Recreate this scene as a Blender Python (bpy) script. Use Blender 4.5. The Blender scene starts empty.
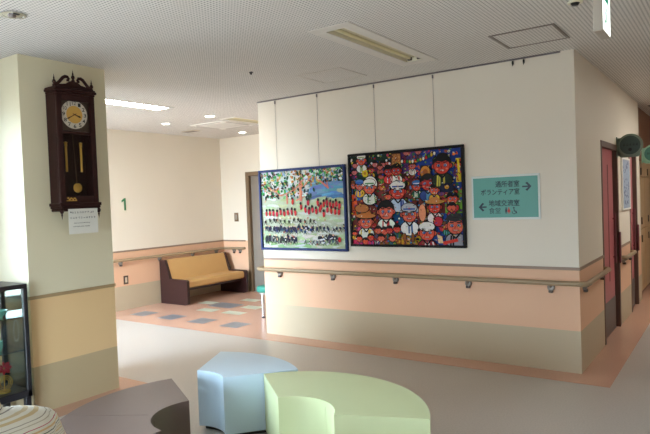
import bpy, bmesh, math, random
from mathutils import Vector, Matrix
PI = math.pi
SC = bpy.context.scene
COL = SC.collection
RNG = random.Random(7)

# ------------------------------------------------------------------ materials
def lin(c):
    def f(v):
        v /= 255.0
        return v / 12.92 if v <= 0.04045 else ((v + 0.055) / 1.055) ** 2.4
    return (f(c[0]), f(c[1]), f(c[2]), 1.0)

MATS = {}
def mat(name, rgb, rough=0.6, metal=0.0, var=0.05, scale=18.0, bump=0.0, bscale=120.0, spec=0.5, coat=0.0):
    if name in MATS:
        return MATS[name]
    m = bpy.data.materials.new(name); m.use_nodes = True
    nt = m.node_tree; b = nt.nodes['Principled BSDF']
    c = lin(rgb)
    tc = nt.nodes.new('ShaderNodeTexCoord')
    nz = nt.nodes.new('ShaderNodeTexNoise'); nz.inputs['Scale'].default_value = scale
    nz.inputs['Detail'].default_value = 3
    nt.links.new(tc.outputs['Object'], nz.inputs['Vector'])
    mx = nt.nodes.new('ShaderNodeMix'); mx.data_type = 'RGBA'
    mx.inputs[6].default_value = tuple(max(0, v * (1 - var)) for v in c[:3]) + (1,)
    mx.inputs[7].default_value = tuple(min(1, v * (1 + var)) for v in c[:3]) + (1,)
    nt.links.new(nz.outputs['Fac'], mx.inputs[0])
    nt.links.new(mx.outputs[2], b.inputs['Base Color'])
    b.inputs['Roughness'].default_value = rough
    b.inputs['Metallic'].default_value = metal
    b.inputs['Specular IOR Level'].default_value = spec
    b.inputs['Coat Weight'].default_value = coat
    if bump:
        n2 = nt.nodes.new('ShaderNodeTexNoise'); n2.inputs['Scale'].default_value = bscale
        nt.links.new(tc.outputs['Object'], n2.inputs['Vector'])
        bp = nt.nodes.new('ShaderNodeBump'); bp.inputs['Strength'].default_value = bump
        bp.inputs['Distance'].default_value = 0.002
        nt.links.new(n2.outputs['Fac'], bp.inputs['Height'])
        nt.links.new(bp.outputs['Normal'], b.inputs['Normal'])
    MATS[name] = m
    return m

def emit(name, rgb, strength):
    if name in MATS: return MATS[name]
    m = bpy.data.materials.new(name); m.use_nodes = True
    b = m.node_tree.nodes['Principled BSDF']
    b.inputs['Base Color'].default_value = lin(rgb)
    b.inputs['Emission Color'].default_value = lin(rgb)
    b.inputs['Emission Strength'].default_value = strength
    MATS[name] = m
    return m

def glass(name, tint, refl=0.12):
    if name in MATS: return MATS[name]
    m = bpy.data.materials.new(name); m.use_nodes = True
    nt = m.node_tree; nt.nodes.clear()
    out = nt.nodes.new('ShaderNodeOutputMaterial')
    tr = nt.nodes.new('ShaderNodeBsdfTransparent'); tr.inputs['Color'].default_value = lin(tint)
    gl = nt.nodes.new('ShaderNodeBsdfGlossy'); gl.inputs['Roughness'].default_value = 0.02
    fr = nt.nodes.new('ShaderNodeFresnel'); fr.inputs['IOR'].default_value = 1.45
    ml = nt.nodes.new('ShaderNodeMath'); ml.operation = 'MULTIPLY'; ml.inputs[1].default_value = refl / 0.12
    mx = nt.nodes.new('ShaderNodeMixShader')
    nt.links.new(fr.outputs[0], ml.inputs[0]); nt.links.new(ml.outputs[0], mx.inputs[0])
    nt.links.new(tr.outputs[0], mx.inputs[1]); nt.links.new(gl.outputs[0], mx.inputs[2])
    nt.links.new(mx.outputs[0], out.inputs['Surface'])
    MATS[name] = m
    return m

def wall_material(name='wall_finish', base=None, peach=None, cream=None):
    """cream paint above, peach wainscot, beige base zone, by height"""
    m = bpy.data.materials.new(name); m.use_nodes = True
    nt = m.node_tree; b = nt.nodes['Principled BSDF']
    g = nt.nodes.new('ShaderNodeNewGeometry')
    sx = nt.nodes.new('ShaderNodeSeparateXYZ'); nt.links.new(g.outputs['Position'], sx.inputs[0])
    mr = nt.nodes.new('ShaderNodeMath'); mr.operation = 'DIVIDE'; mr.inputs[1].default_value = 2.0
    nt.links.new(sx.outputs['Z'], mr.inputs[0])
    cr = nt.nodes.new('ShaderNodeValToRGB'); cr.color_ramp.interpolation = 'CONSTANT'
    e = cr.color_ramp.elements
    e[0].position = 0.0; e[0].color = lin(base or C_BASE)
    e[1].position = 0.345 / 2; e[1].color = lin(peach or C_PEACH)
    k = e.new(0.862 / 2); k.color = lin(cream or C_CREAM)
    nt.links.new(mr.outputs[0], cr.inputs[0])
    nz = nt.nodes.new('ShaderNodeTexNoise'); nz.inputs['Scale'].default_value = 260; nz.inputs['Detail'].default_value = 2
    nt.links.new(g.outputs['Position'], nz.inputs['Vector'])
    n3 = nt.nodes.new('ShaderNodeTexNoise'); n3.inputs['Scale'].default_value = 1.7
    nt.links.new(g.outputs['Position'], n3.inputs['Vector'])
    mp = nt.nodes.new('ShaderNodeMapRange'); mp.inputs[3].default_value = 0.965; mp.inputs[4].default_value = 1.03
    nt.links.new(n3.outputs['Fac'], mp.inputs[0])
    mx = nt.nodes.new('ShaderNodeMix'); mx.data_type = 'RGBA'; mx.blend_type = 'MULTIPLY'; mx.inputs[0].default_value = 1
    nt.links.new(cr.outputs[0], mx.inputs[6]); nt.links.new(mp.outputs[0], mx.inputs[7])
    nt.links.new(mx.outputs[2], b.inputs['Base Color'])
    bp = nt.nodes.new('ShaderNodeBump'); bp.inputs['Strength'].default_value = 0.25; bp.inputs['Distance'].default_value = 0.002
    nt.links.new(nz.outputs['Fac'], bp.inputs['Height']); nt.links.new(bp.outputs['Normal'], b.inputs['Normal'])
    b.inputs['Roughness'].default_value = 0.6
    b.inputs['Specular IOR Level'].default_value = 0.3
    MATS[name] = m
    return m

def ceiling_material(name='ceiling_board', pitch=0.024, depth=0.62):
    """rock-wool board with a square grid of small holes"""
    m = bpy.data.materials.new(name); m.use_nodes = True
    nt = m.node_tree; b = nt.nodes['Principled BSDF']
    g = nt.nodes.new('ShaderNodeNewGeometry')
    sx = nt.nodes.new('ShaderNodeSeparateXYZ'); nt.links.new(g.outputs['Position'], sx.inputs[0])
    def M(op, a, bb=None, c=None):
        n = nt.nodes.new('ShaderNodeMath'); n.operation = op
        for i, v in enumerate((a, bb, c)):
            if v is None: continue
            if isinstance(v, (int, float)): n.inputs[i].default_value = v
            else: nt.links.new(v, n.inputs[i])
        return n.outputs[0]
    def cell(o):
        f = M('FRACT', M('DIVIDE', M('ADD', o, 50.0), pitch))
        f = M('SUBTRACT', f, 0.5)
        return M('MULTIPLY', f, f)
    d = M('SQRT', M('ADD', cell(sx.outputs['X']), cell(sx.outputs['Y'])))
    hole = nt.nodes.new('ShaderNodeMapRange'); hole.interpolation_type = 'SMOOTHSTEP'
    hole.inputs[1].default_value = 0.20; hole.inputs[2].default_value = 0.30
    hole.inputs[3].default_value = 1.0; hole.inputs[4].default_value = 0.0
    nt.links.new(d, hole.inputs[0])
    nz = nt.nodes.new('ShaderNodeTexNoise'); nz.inputs['Scale'].default_value = 60
    nt.links.new(g.outputs['Position'], nz.inputs['Vector'])
    mp = nt.nodes.new('ShaderNodeMapRange'); mp.inputs[3].default_value = 0.9; mp.inputs[4].default_value = 1.06
    nt.links.new(nz.outputs['Fac'], mp.inputs[0])
    base = nt.nodes.new('ShaderNodeMix'); base.data_type = 'RGBA'
    base.inputs[6].default_value = lin(C_CEIL); base.inputs[7].default_value = tuple(v * (1 - depth) for v in lin(C_CEIL)[:3]) + (1,)
    nt.links.new(hole.outputs[0], base.inputs[0])
    mx = nt.nodes.new('ShaderNodeMix'); mx.data_type = 'RGBA'; mx.blend_type = 'MULTIPLY'; mx.inputs[0].default_value = 1
    nt.links.new(base.outputs[2], mx.inputs[6]); nt.links.new(mp.outputs[0], mx.inputs[7])
    nt.links.new(mx.outputs[2], b.inputs['Base Color'])
    b.inputs['Roughness'].default_value = 0.9; b.inputs['Specular IOR Level'].default_value = 0.1
    MATS[name] = m
    return m

def floor_mat(name, rgb, speck, rough):
    m = bpy.data.materials.new(name); m.use_nodes = True
    nt = m.node_tree; b = nt.nodes['Principled BSDF']
    g = nt.nodes.new('ShaderNodeNewGeometry')
    nz = nt.nodes.new('ShaderNodeTexNoise'); nz.inputs['Scale'].default_value = 90; nz.inputs['Detail'].default_value = 4
    nt.links.new(g.outputs['Position'], nz.inputs['Vector'])
    cr = nt.nodes.new('ShaderNodeValToRGB')
    c = lin(rgb)
    e = cr.color_ramp.elements
    e[0].position = 0.35; e[0].color = tuple(v * (1 - speck) for v in c[:3]) + (1,)
    e[1].position = 0.65; e[1].color = tuple(min(1, v * (1 + speck)) for v in c[:3]) + (1,)
    nt.links.new(nz.outputs['Fac'], cr.inputs[0])
    n2 = nt.nodes.new('ShaderNodeTexNoise'); n2.inputs['Scale'].default_value = 2.2; n2.inputs['Detail'].default_value = 4
    nt.links.new(g.outputs['Position'], n2.inputs['Vector'])
    mp = nt.nodes.new('ShaderNodeMapRange'); mp.inputs[3].default_value = rough - 0.01; mp.inputs[4].default_value = rough + 0.02
    nt.links.new(n2.outputs['Fac'], mp.inputs[0]); nt.links.new(mp.outputs[0], b.inputs['Roughness'])
    nt.links.new(cr.outputs[0], b.inputs['Base Color'])
    b.inputs['Specular IOR Level'].default_value = 0.5
    MATS[name] = m
    return m

def paint_material(name):
    m = bpy.data.materials.new(name); m.use_nodes = True
    nt = m.node_tree; b = nt.nodes['Principled BSDF']
    a = nt.nodes.new('ShaderNodeVertexColor'); a.layer_name = 'Col'
    nz = nt.nodes.new('ShaderNodeTexNoise'); nz.inputs['Scale'].default_value = 70; nz.inputs['Detail'].default_value = 4
    tc = nt.nodes.new('ShaderNodeTexCoord'); nt.links.new(tc.outputs['Object'], nz.inputs['Vector'])
    mp = nt.nodes.new('ShaderNodeMapRange'); mp.inputs[3].default_value = 0.55; mp.inputs[4].default_value = 0.95
    nt.links.new(nz.outputs['Fac'], mp.inputs[0])
    mx = nt.nodes.new('ShaderNodeMix'); mx.data_type = 'RGBA'; mx.blend_type = 'MULTIPLY'; mx.inputs[0].default_value = 1
    nt.links.new(a.outputs['Color'], mx.inputs[6]); nt.links.new(mp.outputs[0], mx.inputs[7])
    nt.links.new(mx.outputs[2], b.inputs['Base Color'])
    b.inputs['Roughness'].default_value = 0.6; b.inputs['Specular IOR Level'].default_value = 0.2
    MATS[name] = m
    return m

C_CREAM = (222, 213, 198); C_PEACH = (222, 179, 148); C_BASE = (188, 172, 146); C_CEIL = (222, 218, 213)
WALL = wall_material()
PILLAR = wall_material('pillar_finish', (190, 170, 134), (232, 198, 148), (225, 217, 188))
CEIL = ceiling_material()
CEILP = mat('ceiling_board_plain', (218, 213, 206), 0.9, var=0.04, scale=60, spec=0.1)
FL_GREY = floor_mat('floor_vinyl', (183, 176, 168), 0.07, 0.3)
FL_PEACH = floor_mat('floor_peach', (196, 154, 132), 0.05, 0.26)
FL_SLATE = floor_mat('floor_slate', (124, 126, 130), 0.06, 0.28)
FL_MINT = floor_mat('floor_mint', (196, 200, 178), 0.05, 0.28)
TRIM = mat('trim_taupe', (142, 119, 101), 0.5)
RAILW = mat('rail_wood', (150, 128, 98), 0.38, var=0.1, scale=30)
STEEL = mat('brushed_steel', (150, 142, 132), 0.4, 0.45, var=0.06, scale=60)
STEELD = mat('dark_steel', (124, 102, 78), 0.45, 0.3)
BLACK = mat('black_lacquer', (22, 20, 22), 0.35)
CHROME = mat('chrome', (210, 210, 212), 0.12, 1.0, var=0.02)
WHITE = mat('white_enamel', (232, 230, 224), 0.45, var=0.02)
GREYM = mat('grey_metal', (140, 132, 124), 0.45, 0.4)
DARKBR = mat('bracket_cover', (74, 58, 52), 0.45)

# ------------------------------------------------------------------ mesh helpers
def NB(): return bmesh.new()

def add_box(bm, x0, x1, y0, y1, z0, z1, bev=0.0, seg=2, mi=0):
    vs = [bm.verts.new((x, y, z)) for z in (z0, z1) for y in (y0, y1) for x in (x0, x1)]
    fs = [bm.faces.new([vs[i] for i in q]) for q in ((0, 2, 3, 1), (4, 5, 7, 6), (0, 1, 5, 4), (2, 6, 7, 3), (1, 3, 7, 5), (0, 4, 6, 2))]
    for f in fs: f.material_index = mi
    if bev > 0:
        es = list({e for f in fs for e in f.edges})
        r = bmesh.ops.bevel(bm, geom=es, offset=bev, segments=seg, profile=0.5, affect='EDGES', clamp_overlap=True)
        for f in r['faces']: f.material_index = mi
    return vs

def frame_axes(d):
    d = d.normalized()
    up = Vector((0, 0, 1)) if abs(d.z) < 0.9 else Vector((1, 0, 0))
    a = d.cross(up).normalized(); b = a.cross(d).normalized()
    return a, b

def add_tube(bm, pts, r, n=12, caps=True, flat=1.0, mi=0):
    pts = [Vector(p) for p in pts]
    rs = r if isinstance(r, (list, tuple)) else [r] * len(pts)
    rings = []
    for i, p in enumerate(pts):
        if i == 0: d = pts[1] - p
        elif i == len(pts) - 1: d = p - pts[i - 1]
        else: d = (pts[i + 1] - p).normalized() + (p - pts[i - 1]).normalized()
        a, b = frame_axes(d)
        rings.append([bm.verts.new(p + a * math.cos(2 * PI * k / n) * rs[i] * flat + b * math.sin(2 * PI * k / n) * rs[i]) for k in range(n)])
    for i in range(len(rings) - 1):
        for k in range(n):
            f = bm.faces.new((rings[i][k], rings[i][(k + 1) % n], rings[i + 1][(k + 1) % n], rings[i + 1][k])); f.material_index = mi
    if caps:
        f = bm.faces.new(rings[0][::-1]); f.material_index = mi
        f = bm.faces.new(rings[-1]); f.material_index = mi

def add_lathe(bm, prof, origin=(0, 0, 0), axis=(0, 0, 1), n=24, mi=0, closed=False):
    """prof: list of (radius, height along axis)"""
    ax = Vector(axis).normalized(); a, b = frame_axes(ax); o = Vector(origin)
    rings = []
    for (r, h) in prof:
        if r < 1e-6: rings.append([bm.verts.new(o + ax * h)])
        else: rings.append([bm.verts.new(o + ax * h + (a * math.cos(2 * PI * k / n) + b * math.sin(2 * PI * k / n)) * r) for k in range(n)])
    for i in range(len(rings) - 1):
        A, B = rings[i], rings[i + 1]
        for k in range(n):
            k2 = (k + 1) % n
            if len(A) == 1 and len(B) == 1: continue
            if len(A) == 1: f = bm.faces.new((A[0], B[k2], B[k]))
            elif len(B) == 1: f = bm.faces.new((A[k], A[k2], B[0]))
            else: f = bm.faces.new((A[k], A[k2], B[k2], B[k]))
            f.material_index = mi
    if closed:
        A, B = rings[-1], rings[0]
        for k in range(n): bm.faces.new((A[k], A[(k + 1) % n], B[(k + 1) % n], B[k])).material_index = mi
        return
    if len(rings[0]) > 1: bm.faces.new(rings[0][::-1]).material_index = mi
    if len(rings[-1]) > 1: bm.faces.new(rings[-1]).material_index = mi

def add_prism(bm, poly, to3, h0, h1, mi=0):
    """poly: 2-D outline; to3(u, v, h) gives the 3-D point"""
    A = [bm.verts.new(to3(u, v, h0)) for u, v in poly]
    B = [bm.verts.new(to3(u, v, h1)) for u, v in poly]
    n = len(poly)
    fs = [bm.faces.new(A[::-1]), bm.faces.new(B)]
    for i in range(n):
        fs.append(bm.faces.new((A[i], A[(i + 1) % n], B[(i + 1) % n], B[i])))
    for f in fs: f.material_index = mi
    return A, B, fs

def sharp_bevel(bm, off, seg=2, ang=40):
    es = [e for e in bm.edges if len(e.link_faces) == 2 and e.calc_face_angle(0) > math.radians(ang)]
    bmesh.ops.bevel(bm, geom=es, offset=off, segments=seg, profile=0.5, affect='EDGES', clamp_overlap=True)

def obj(name, bm, m, parent=None, smooth=True, ang=35):
    bmesh.ops.recalc_face_normals(bm, faces=bm.faces)
    if parent is not None:
        bm.transform(Matrix.Translation(-world_loc(parent)))
    me = bpy.data.meshes.new(name); bm.to_mesh(me); bm.free()
    for q in (m if isinstance(m, (list, tuple)) else [m]): me.materials.append(q)
    if smooth and len(me.polygons):
        me.polygons.foreach_set('use_smooth', [True] * len(me.polygons))
        me.set_sharp_from_angle(angle=math.radians(ang))
    o = bpy.data.objects.new(name, me); COL.objects.link(o)
    if parent is not None: o.parent = parent
    return o

def world_loc(o):
    v = Vector(o.location)
    while o.parent is not None:
        o = o.parent; v = v + Vector(o.location)
    return v

def thing(name, label, cat, loc=(0, 0, 0), group=None):
    o = bpy.data.objects.new(name, None); COL.objects.link(o); o.location = loc
    o.empty_display_size = 0.1
    o['label'] = label; o['category'] = cat
    if group: o['group'] = group
    return o

def struct(name, bm, m, parent=None, **k):
    o = obj(name, bm, m, parent, **k)
    if parent is None: o['kind'] = 'structure'
    return o

def label(o, t): o['label'] = t; return o

def dup(root, loc, lab, group=None):
    r = root.copy(); COL.objects.link(r); r.location = loc; r['label'] = lab
    if group: r['group'] = group
    for ch in list(root.children):
        c = ch.copy(); COL.objects.link(c); c.parent = r
        for g in list(ch.children):
            d = g.copy(); COL.objects.link(d); d.parent = c
    return r

def text_bm(body, to3, box, extrude=0.0006, bold=0.0):
    """lettering as a mesh, fitted into box = (u0, u1, v0, v1) and carried to 3-D by to3(u, v, h)"""
    cu = bpy.data.curves.new('lettering', 'FONT'); cu.body = body; cu.size = 1.0; cu.resolution_u = 3; cu.offset = bold
    t = bpy.data.objects.new('lettering', cu); COL.objects.link(t)
    dg = bpy.context.evaluated_depsgraph_get()
    me = bpy.data.meshes.new_from_object(t.evaluated_get(dg))
    bpy.data.objects.remove(t); bpy.data.curves.remove(cu)
    bm = NB(); bm.from_mesh(me); bpy.data.meshes.remove(me)
    xs = [v.co.x for v in bm.verts]; ys = [v.co.y for v in bm.verts]
    if not xs: return bm
    x0, x1, y0, y1 = min(xs), max(xs), min(ys), max(ys)
    r = bmesh.ops.extrude_face_region(bm, geom=list(bm.faces))
    top = {g for g in r['geom'] if isinstance(g, bmesh.types.BMVert)}
    for v in bm.verts:
        u = box[0] + (v.co.x - x0) / max(1e-6, x1 - x0) * (box[1] - box[0])
        w = box[2] + (v.co.y - y0) / max(1e-6, y1 - y0) * (box[3] - box[2])
        v.co = to3(u, w, extrude if v in top else 0.0)
    return bm

# ------------------------------------------------------------------ the room
H = 2.645
PX0, PX1, PY0, PY1 = -4.95, -4.242, 2.25, 2.965      # clock pillar
XW, YF = -1.048, 5.073                                # corridor wall, picture wall
XL0 = -4.43                                           # left end of the picture wall
XB, YB = -7.38, 7.40                                  # lobby walls
YE = 2.6                                              # entrance glazing line
XR, YR, YEND = 2.4, -1.9, 12.0

# floor: one mesh, patterned in vinyl inlays
bm = NB()
def fbox(x0, x1, y0, y1, mi, z=0.0):
    vs = [bm.verts.new((x, y, z)) for x, y in ((x0, y0), (x1, y0), (x1, y1), (x0, y1))]
    bm.faces.new(vs).material_index = mi
add_box(bm, PX0 - 0.1, XR, YR, YEND, -0.12, 0, mi=0)
add_box(bm, XB - 0.1, PX0 - 0.1, YE - 0.1, YEND, -0.12, 0, mi=0)
e1 = 0.0015
fbox(XB, XL0, 4.81, YB, 1, e1)
fbox(XL0, XW + 0.25, 4.81, YF, 1, e1)
fbox(XW - 0.12, XW + 0.25, YF, YEND, 1, e1)
fbox(PX0, PX1 + 0.2, PY1, PY1 + 0.2, 1, e1)
fbox(PX1, PX1 + 0.2, PY0 - 0.2, PY1, 1, e1)
e2 = 0.003
for k in range(5):
    x = -7.0 + 0.585 * k
    if x + 0.3 < XL0: fbox(x, x + 0.3, 5.11, 5.385, 2, e2)
for (a, b, c, d, mi) in ((-6.34, -6.02, 5.74, 5.92, 3), (-6.78, -6.48, 6.17, 6.37, 3), (-6.45, -5.97, 6.05, 6.38, 2),
                         (-5.88, -5.56, 6.15, 6.35, 3), (-6.32, -6.0, 6.62, 6.8, 3), (-5.85, -5.5, 5.74, 5.92, 3), (-5.2, -4.75, 6.05, 6.38, 2)):
    fbox(a, b, c, d, mi, e2)
struct('floor', bm, [FL_GREY, FL_PEACH, FL_SLATE, FL_MINT], smooth=False)

# ceiling with holes where fittings are let in
HOLES = []
def ceiling_slab(bm, X0, X1, Y0, Y1, z0, z1, mi=0):
    hs = [h for h in HOLES if h[0] < X1 and h[1] > X0 and h[2] < Y1 and h[3] > Y0]
    xs = sorted({X0, X1} | {v for h in hs for v in h[:2]}); ys = sorted({Y0, Y1} | {v for h in hs for v in h[2:]})
    for i in range(len(xs) - 1):
        for j in range(len(ys) - 1):
            cx, cy = (xs[i] + xs[i + 1]) / 2, (ys[j] + ys[j + 1]) / 2
            if any(h[0] < cx < h[1] and h[2] < cy < h[3] for h in hs): continue
            add_box(bm, xs[i], xs[i + 1], ys[j], ys[j + 1], z0, z1, mi=mi)
T1 = (-2.265, -2.105, 3.31, 4.53)       # unlit troffer before the picture wall
T2 = (-5.58, -5.36, 3.30, 4.60)       # lit strip beyond the pillar
T3 = (-5.62, -5.40, 5.72, 7.00)       # unlit troffer in the lobby
T4 = (0.15, 0.40, 7.4, 8.7)           # lit strip over the corridor
for t in (T1, T2, T3, T4): HOLES.append(t)
bm = NB()
ceiling_slab(bm, PX0 - 0.1, XR, YR, YEND, H, H + 0.06)
ceiling_slab(bm, XB - 0.1, PX0 - 0.1, YE - 0.1, YEND, H, H + 0.06)
struct('ceiling', bm, [CEIL, CEILP], smooth=False)

# pillar that carries the clock
bm = NB(); add_box(bm, PX0, PX1, PY0, PY1, 0, H)
struct('pillar', bm, PILLAR, smooth=False)
# picture wall, its left end, the corridor wall with two door openings
bm = NB(); add_box(bm, XL0, XW, YF, YF + 0.12, 0, H); struct('wall_front', bm, WALL, smooth=False)
bm = NB(); add_box(bm, XL0, XL0 + 0.12, YF + 0.12, YB, 0, H); struct('wall_inner', bm, WALL, smooth=False)
D1 = (6.17, 7.05); D2 = (7.96, 8.52); YC = 8.88; DH = 1.93
bm = NB()
for a, b in ((YF + 0.12, D1[0]), (D1[1], D2[0]), (D2[1], YC)): add_box(bm, XW - 0.12, XW, a, b, 0, H)
for a, b in (D1, D2): add_box(bm, XW - 0.12, XW, a, b, DH, H)
struct('wall_corridor', bm, WALL, smooth=False)
bm = NB(); add_box(bm, XB - 0.12, XB, YE, YB + 0.12, 0, H); struct('wall_lobby', bm, WALL, smooth=False)
EX0, EX1, EH = -6.80, -5.55, 2.03
bm = NB()
add_box(bm, XB, EX0, YB, YB + 0.12, 0, H); add_box(bm, EX1, XL0 + 0.12, YB, YB + 0.12, 0, H); add_box(bm, EX0, EX1, YB, YB + 0.12, EH, H)
struct('wall_back', bm, WALL, smooth=False)
# window wall at the left of the hall and the glazed entrance beyond the pillar
WY0, WY1, WZ0, WZ1 = -1.6, 2.0, 0.75, 2.3
bm = NB()
add_box(bm, PX0 - 0.1, PX0, YR, PY0, 0, WZ0); add_box(bm, PX0 - 0.1, PX0, YR, PY0, WZ1, H)
add_box(bm, PX0 - 0.1, PX0, YR, WY0, WZ0, WZ1); add_box(bm, PX0 - 0.1, PX0, WY1, PY0, WZ0, WZ1)
struct('wall_left', bm, WALL, smooth=False)
bm = NB(); add_box(bm, XB, PX0, YE - 0.1, YE, 2.35, H); struct('wall_entrance', bm, WALL, smooth=False)
RX0, RX1, RZ1 = -3.0, -1.0, 1.6                       # low glazed doors behind the viewer
bm = NB(); add_box(bm, PX0 - 0.1, RX0, YR - 0.1, YR, 0, H); add_box(bm, RX1, XR + 0.1, YR - 0.1, YR, 0, H); add_box(bm, RX0, RX1, YR - 0.1, YR, RZ1, H)
struct('wall_rear', bm, WALL, smooth=False)
bm = NB(); add_box(bm, XR, XR + 0.1, YR, YEND, 0, H); struct('wall_right', bm, WALL, smooth=False)
bm = NB(); add_box(bm, XB, XR + 0.1, YEND, YEND + 0.1, 0, H); struct('wall_end', bm, WALL, smooth=False)

ALU = mat('window_aluminium', (205, 206, 206), 0.4, 0.3)
PANE = glass('window_pane', (250, 252, 252))
def window(name, sill):
    pass
bm = NB()
n = 4
for i in range(n + 1):
    y = WY0 + (WY1 - WY0) * i / n
    add_box(bm, PX0 - 0.08, PX0 - 0.02, max(WY0, y - 0.025), min(WY1, y + 0.025), WZ0, WZ1)
for z in (WZ0, WZ1 - 0.05): add_box(bm, PX0 - 0.08, PX0 - 0.02, WY0, WY1, z, z + 0.05)
w1 = struct('window_1', bm, ALU, smooth=False)
bm = NB(); add_box(bm, PX0 - 0.054, PX0 - 0.048, WY0, WY1, WZ0, WZ1); obj('pane', bm, PANE, w1, smooth=False)
bm = NB()
n = 4
for i in range(n + 1):
    x = XB + (PX0 - XB) * i / n
    add_box(bm, max(XB, x - 0.03), min(PX0, x + 0.03), YE - 0.08, YE - 0.02, 0, 2.35)
for z in (0, 2.29): add_box(bm, XB, PX0, YE - 0.08, YE - 0.02, z, z + 0.06)
w2 = struct('window_2', bm, ALU, smooth=False)
bm = NB(); add_box(bm, XB, PX0, YE - 0.054, YE - 0.048, 0.0, 2.35); obj('pane', bm, PANE, w2, smooth=False)

bm = NB()
for i in range(3):
    x = RX0 + (RX1 - RX0) * i / 2
    add_box(bm, max(RX0, x - 0.025), min(RX1, x + 0.025), YR - 0.08, YR - 0.02, 0, RZ1)
for z in (0, RZ1 - 0.05): add_box(bm, RX0, RX1, YR - 0.08, YR - 0.02, z, z + 0.05)
w3 = struct('window_3', bm, ALU, smooth=False)
bm = NB(); add_box(bm, RX0, RX1, YR - 0.054, YR - 0.048, 0, RZ1); obj('pane', bm, PANE, w3, smooth=False)

# dado trim along every visible wall
tz0, tz1, td = 0.852, 0.876, 0.009
bm = NB()
add_box(bm, XL0, XW + td, YF - td, YF, tz0, tz1)
add_box(bm, XW, XW + td, YF, D1[0] - 0.04, tz0, tz1); add_box(bm, XW, XW + td, D1[1] + 0.04, D2[0] - 0.04, tz0, tz1)
struct('trim_1', bm, TRIM, smooth=False)
bm = NB()
add_box(bm, PX1, PX1 + td, PY0 - td, PY1 + td, tz0, tz1); add_box(bm, PX0, PX1, PY0 - td, PY0, tz0, tz1); add_box(bm, PX0, PX1, PY1, PY1 + td, tz0, tz1)
struct('trim_2', bm, mat('trim_tan', (168, 142, 104), 0.5), smooth=False)
bm = NB()
add_box(bm, XB, XB + td, YE, YB, tz0, tz1); add_box(bm, XB, EX0 - 0.06, YB - td, YB, tz0, tz1)
struct('trim_3', bm, TRIM, smooth=False)
# picture-hanging track where the picture wall meets the ceiling
TRACK = mat('track_grey', (120, 112, 116), 0.5, 0.3)
bm = NB(); add_box(bm, XL0, -1.15, YF - 0.014, YF, H - 0.014, H - 0.002, 0.002, 1)
t = obj('picture_rail', bm, TRACK); t['label'] = 'thin grey picture hanging track along the top of the picture wall'; t['category'] = 'picture rail'

# ------------------------------------------------------------------ doors on the corridor, the steel door
DOORP = mat('door_rose', (178, 98, 102), 0.42, var=0.08, scale=8)
DOORF = mat('door_frame_brown', (100, 76, 66), 0.45)
KICK = mat('kick_plate', (96, 88, 86), 0.4, 0.4)
MAROON = mat('door_maroon', (112, 58, 64), 0.45)
def corridor_door(name, y0, y1):
    ym = y1 - 0.10                                       # the sliding leaf ends here; a fixed maroon panel follows
    bm = NB()
    add_box(bm, XW - 0.075, XW - 0.03, y0, ym, 0.004, DH, 0.003, 1)
    d = struct(name, bm, DOORP)
    bm = NB(); add_box(bm, XW - 0.105, XW - 0.076, ym - 0.02, y1, 0.004, DH, 0.003, 1); obj('side_panel', bm, MAROON, d)
    bm = NB()
    for a, b in ((y0 - 0.04, y0 + 0.006), (y1 - 0.012, y1 + 0.045)): add_box(bm, XW - 0.11, XW + 0.006, a, b, 0, DH + 0.05, 0.003, 1)
    add_box(bm, XW - 0.11, XW + 0.0055, y0 - 0.04, y1 + 0.045, DH - 0.012, DH + 0.05, 0.003, 1)
    obj('door_frame', bm, DOORF, d)
    bm = NB(); add_box(bm, XW - 0.031, XW - 0.026, y0 + 0.010, ym - 0.002, 0.01, 0.36, 0.002, 1); obj('kick_plate', bm, KICK, d)
    bm = NB(); add_box(bm, XW - 0.031, XW - 0.027, ym - 0.32, ym - 0.28, 0.55, 1.76, 0.002, 1); obj('window_slit', bm, MAROON, d)
    bm = NB()
    yh = ym - 0.05
    add_tube(bm, [(XW - 0.008, yh, 0.72), (XW - 0.008, yh, 1.25)], 0.012)
    for z in (0.78, 1.19): add_tube(bm, [(XW - 0.031, yh, z), (XW - 0.008, yh, z)], 0.008)
    obj('door_handle', bm, MAROON, d)
    bm = NB(); add_box(bm, XW + 0.006, XW + 0.026, y1 - 0.04, y1 + 0.02, 0.70, 1.04, 0.009, 3); obj('push_pad', bm, MAROON, d)
    return d
corridor_door('door_1', *D1); corridor_door('door_2', *D2)

bm = NB(); add_box(bm, EX0 + 0.07, EX1 - 0.07, YB + 0.05, YB + 0.09, 0.003, EH - 0.07, 0.003, 1)
# a centre joint between the two leaves
d3 = struct('door_3', bm, STEEL)
bm = NB(); add_box(bm, (EX0 + EX1) / 2 - 0.003, (EX0 + EX1) / 2 + 0.003, YB + 0.047, YB + 0.052, 0.003, EH - 0.07); obj('leaf_joint', bm, BLACK, d3)
bm = NB()
add_box(bm, EX0, EX0 + 0.07, YB - 0.012, YB + 0.1, 0, EH, 0.004, 1); add_box(bm, EX1 - 0.07, EX1, YB - 0.012, YB + 0.1, 0, EH, 0.004, 1)
add_box(bm, EX0, EX1, YB - 0.0125, YB + 0.1, EH - 0.07, EH, 0.004, 1)
obj('door_frame', bm, STEELD, d3)

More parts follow.
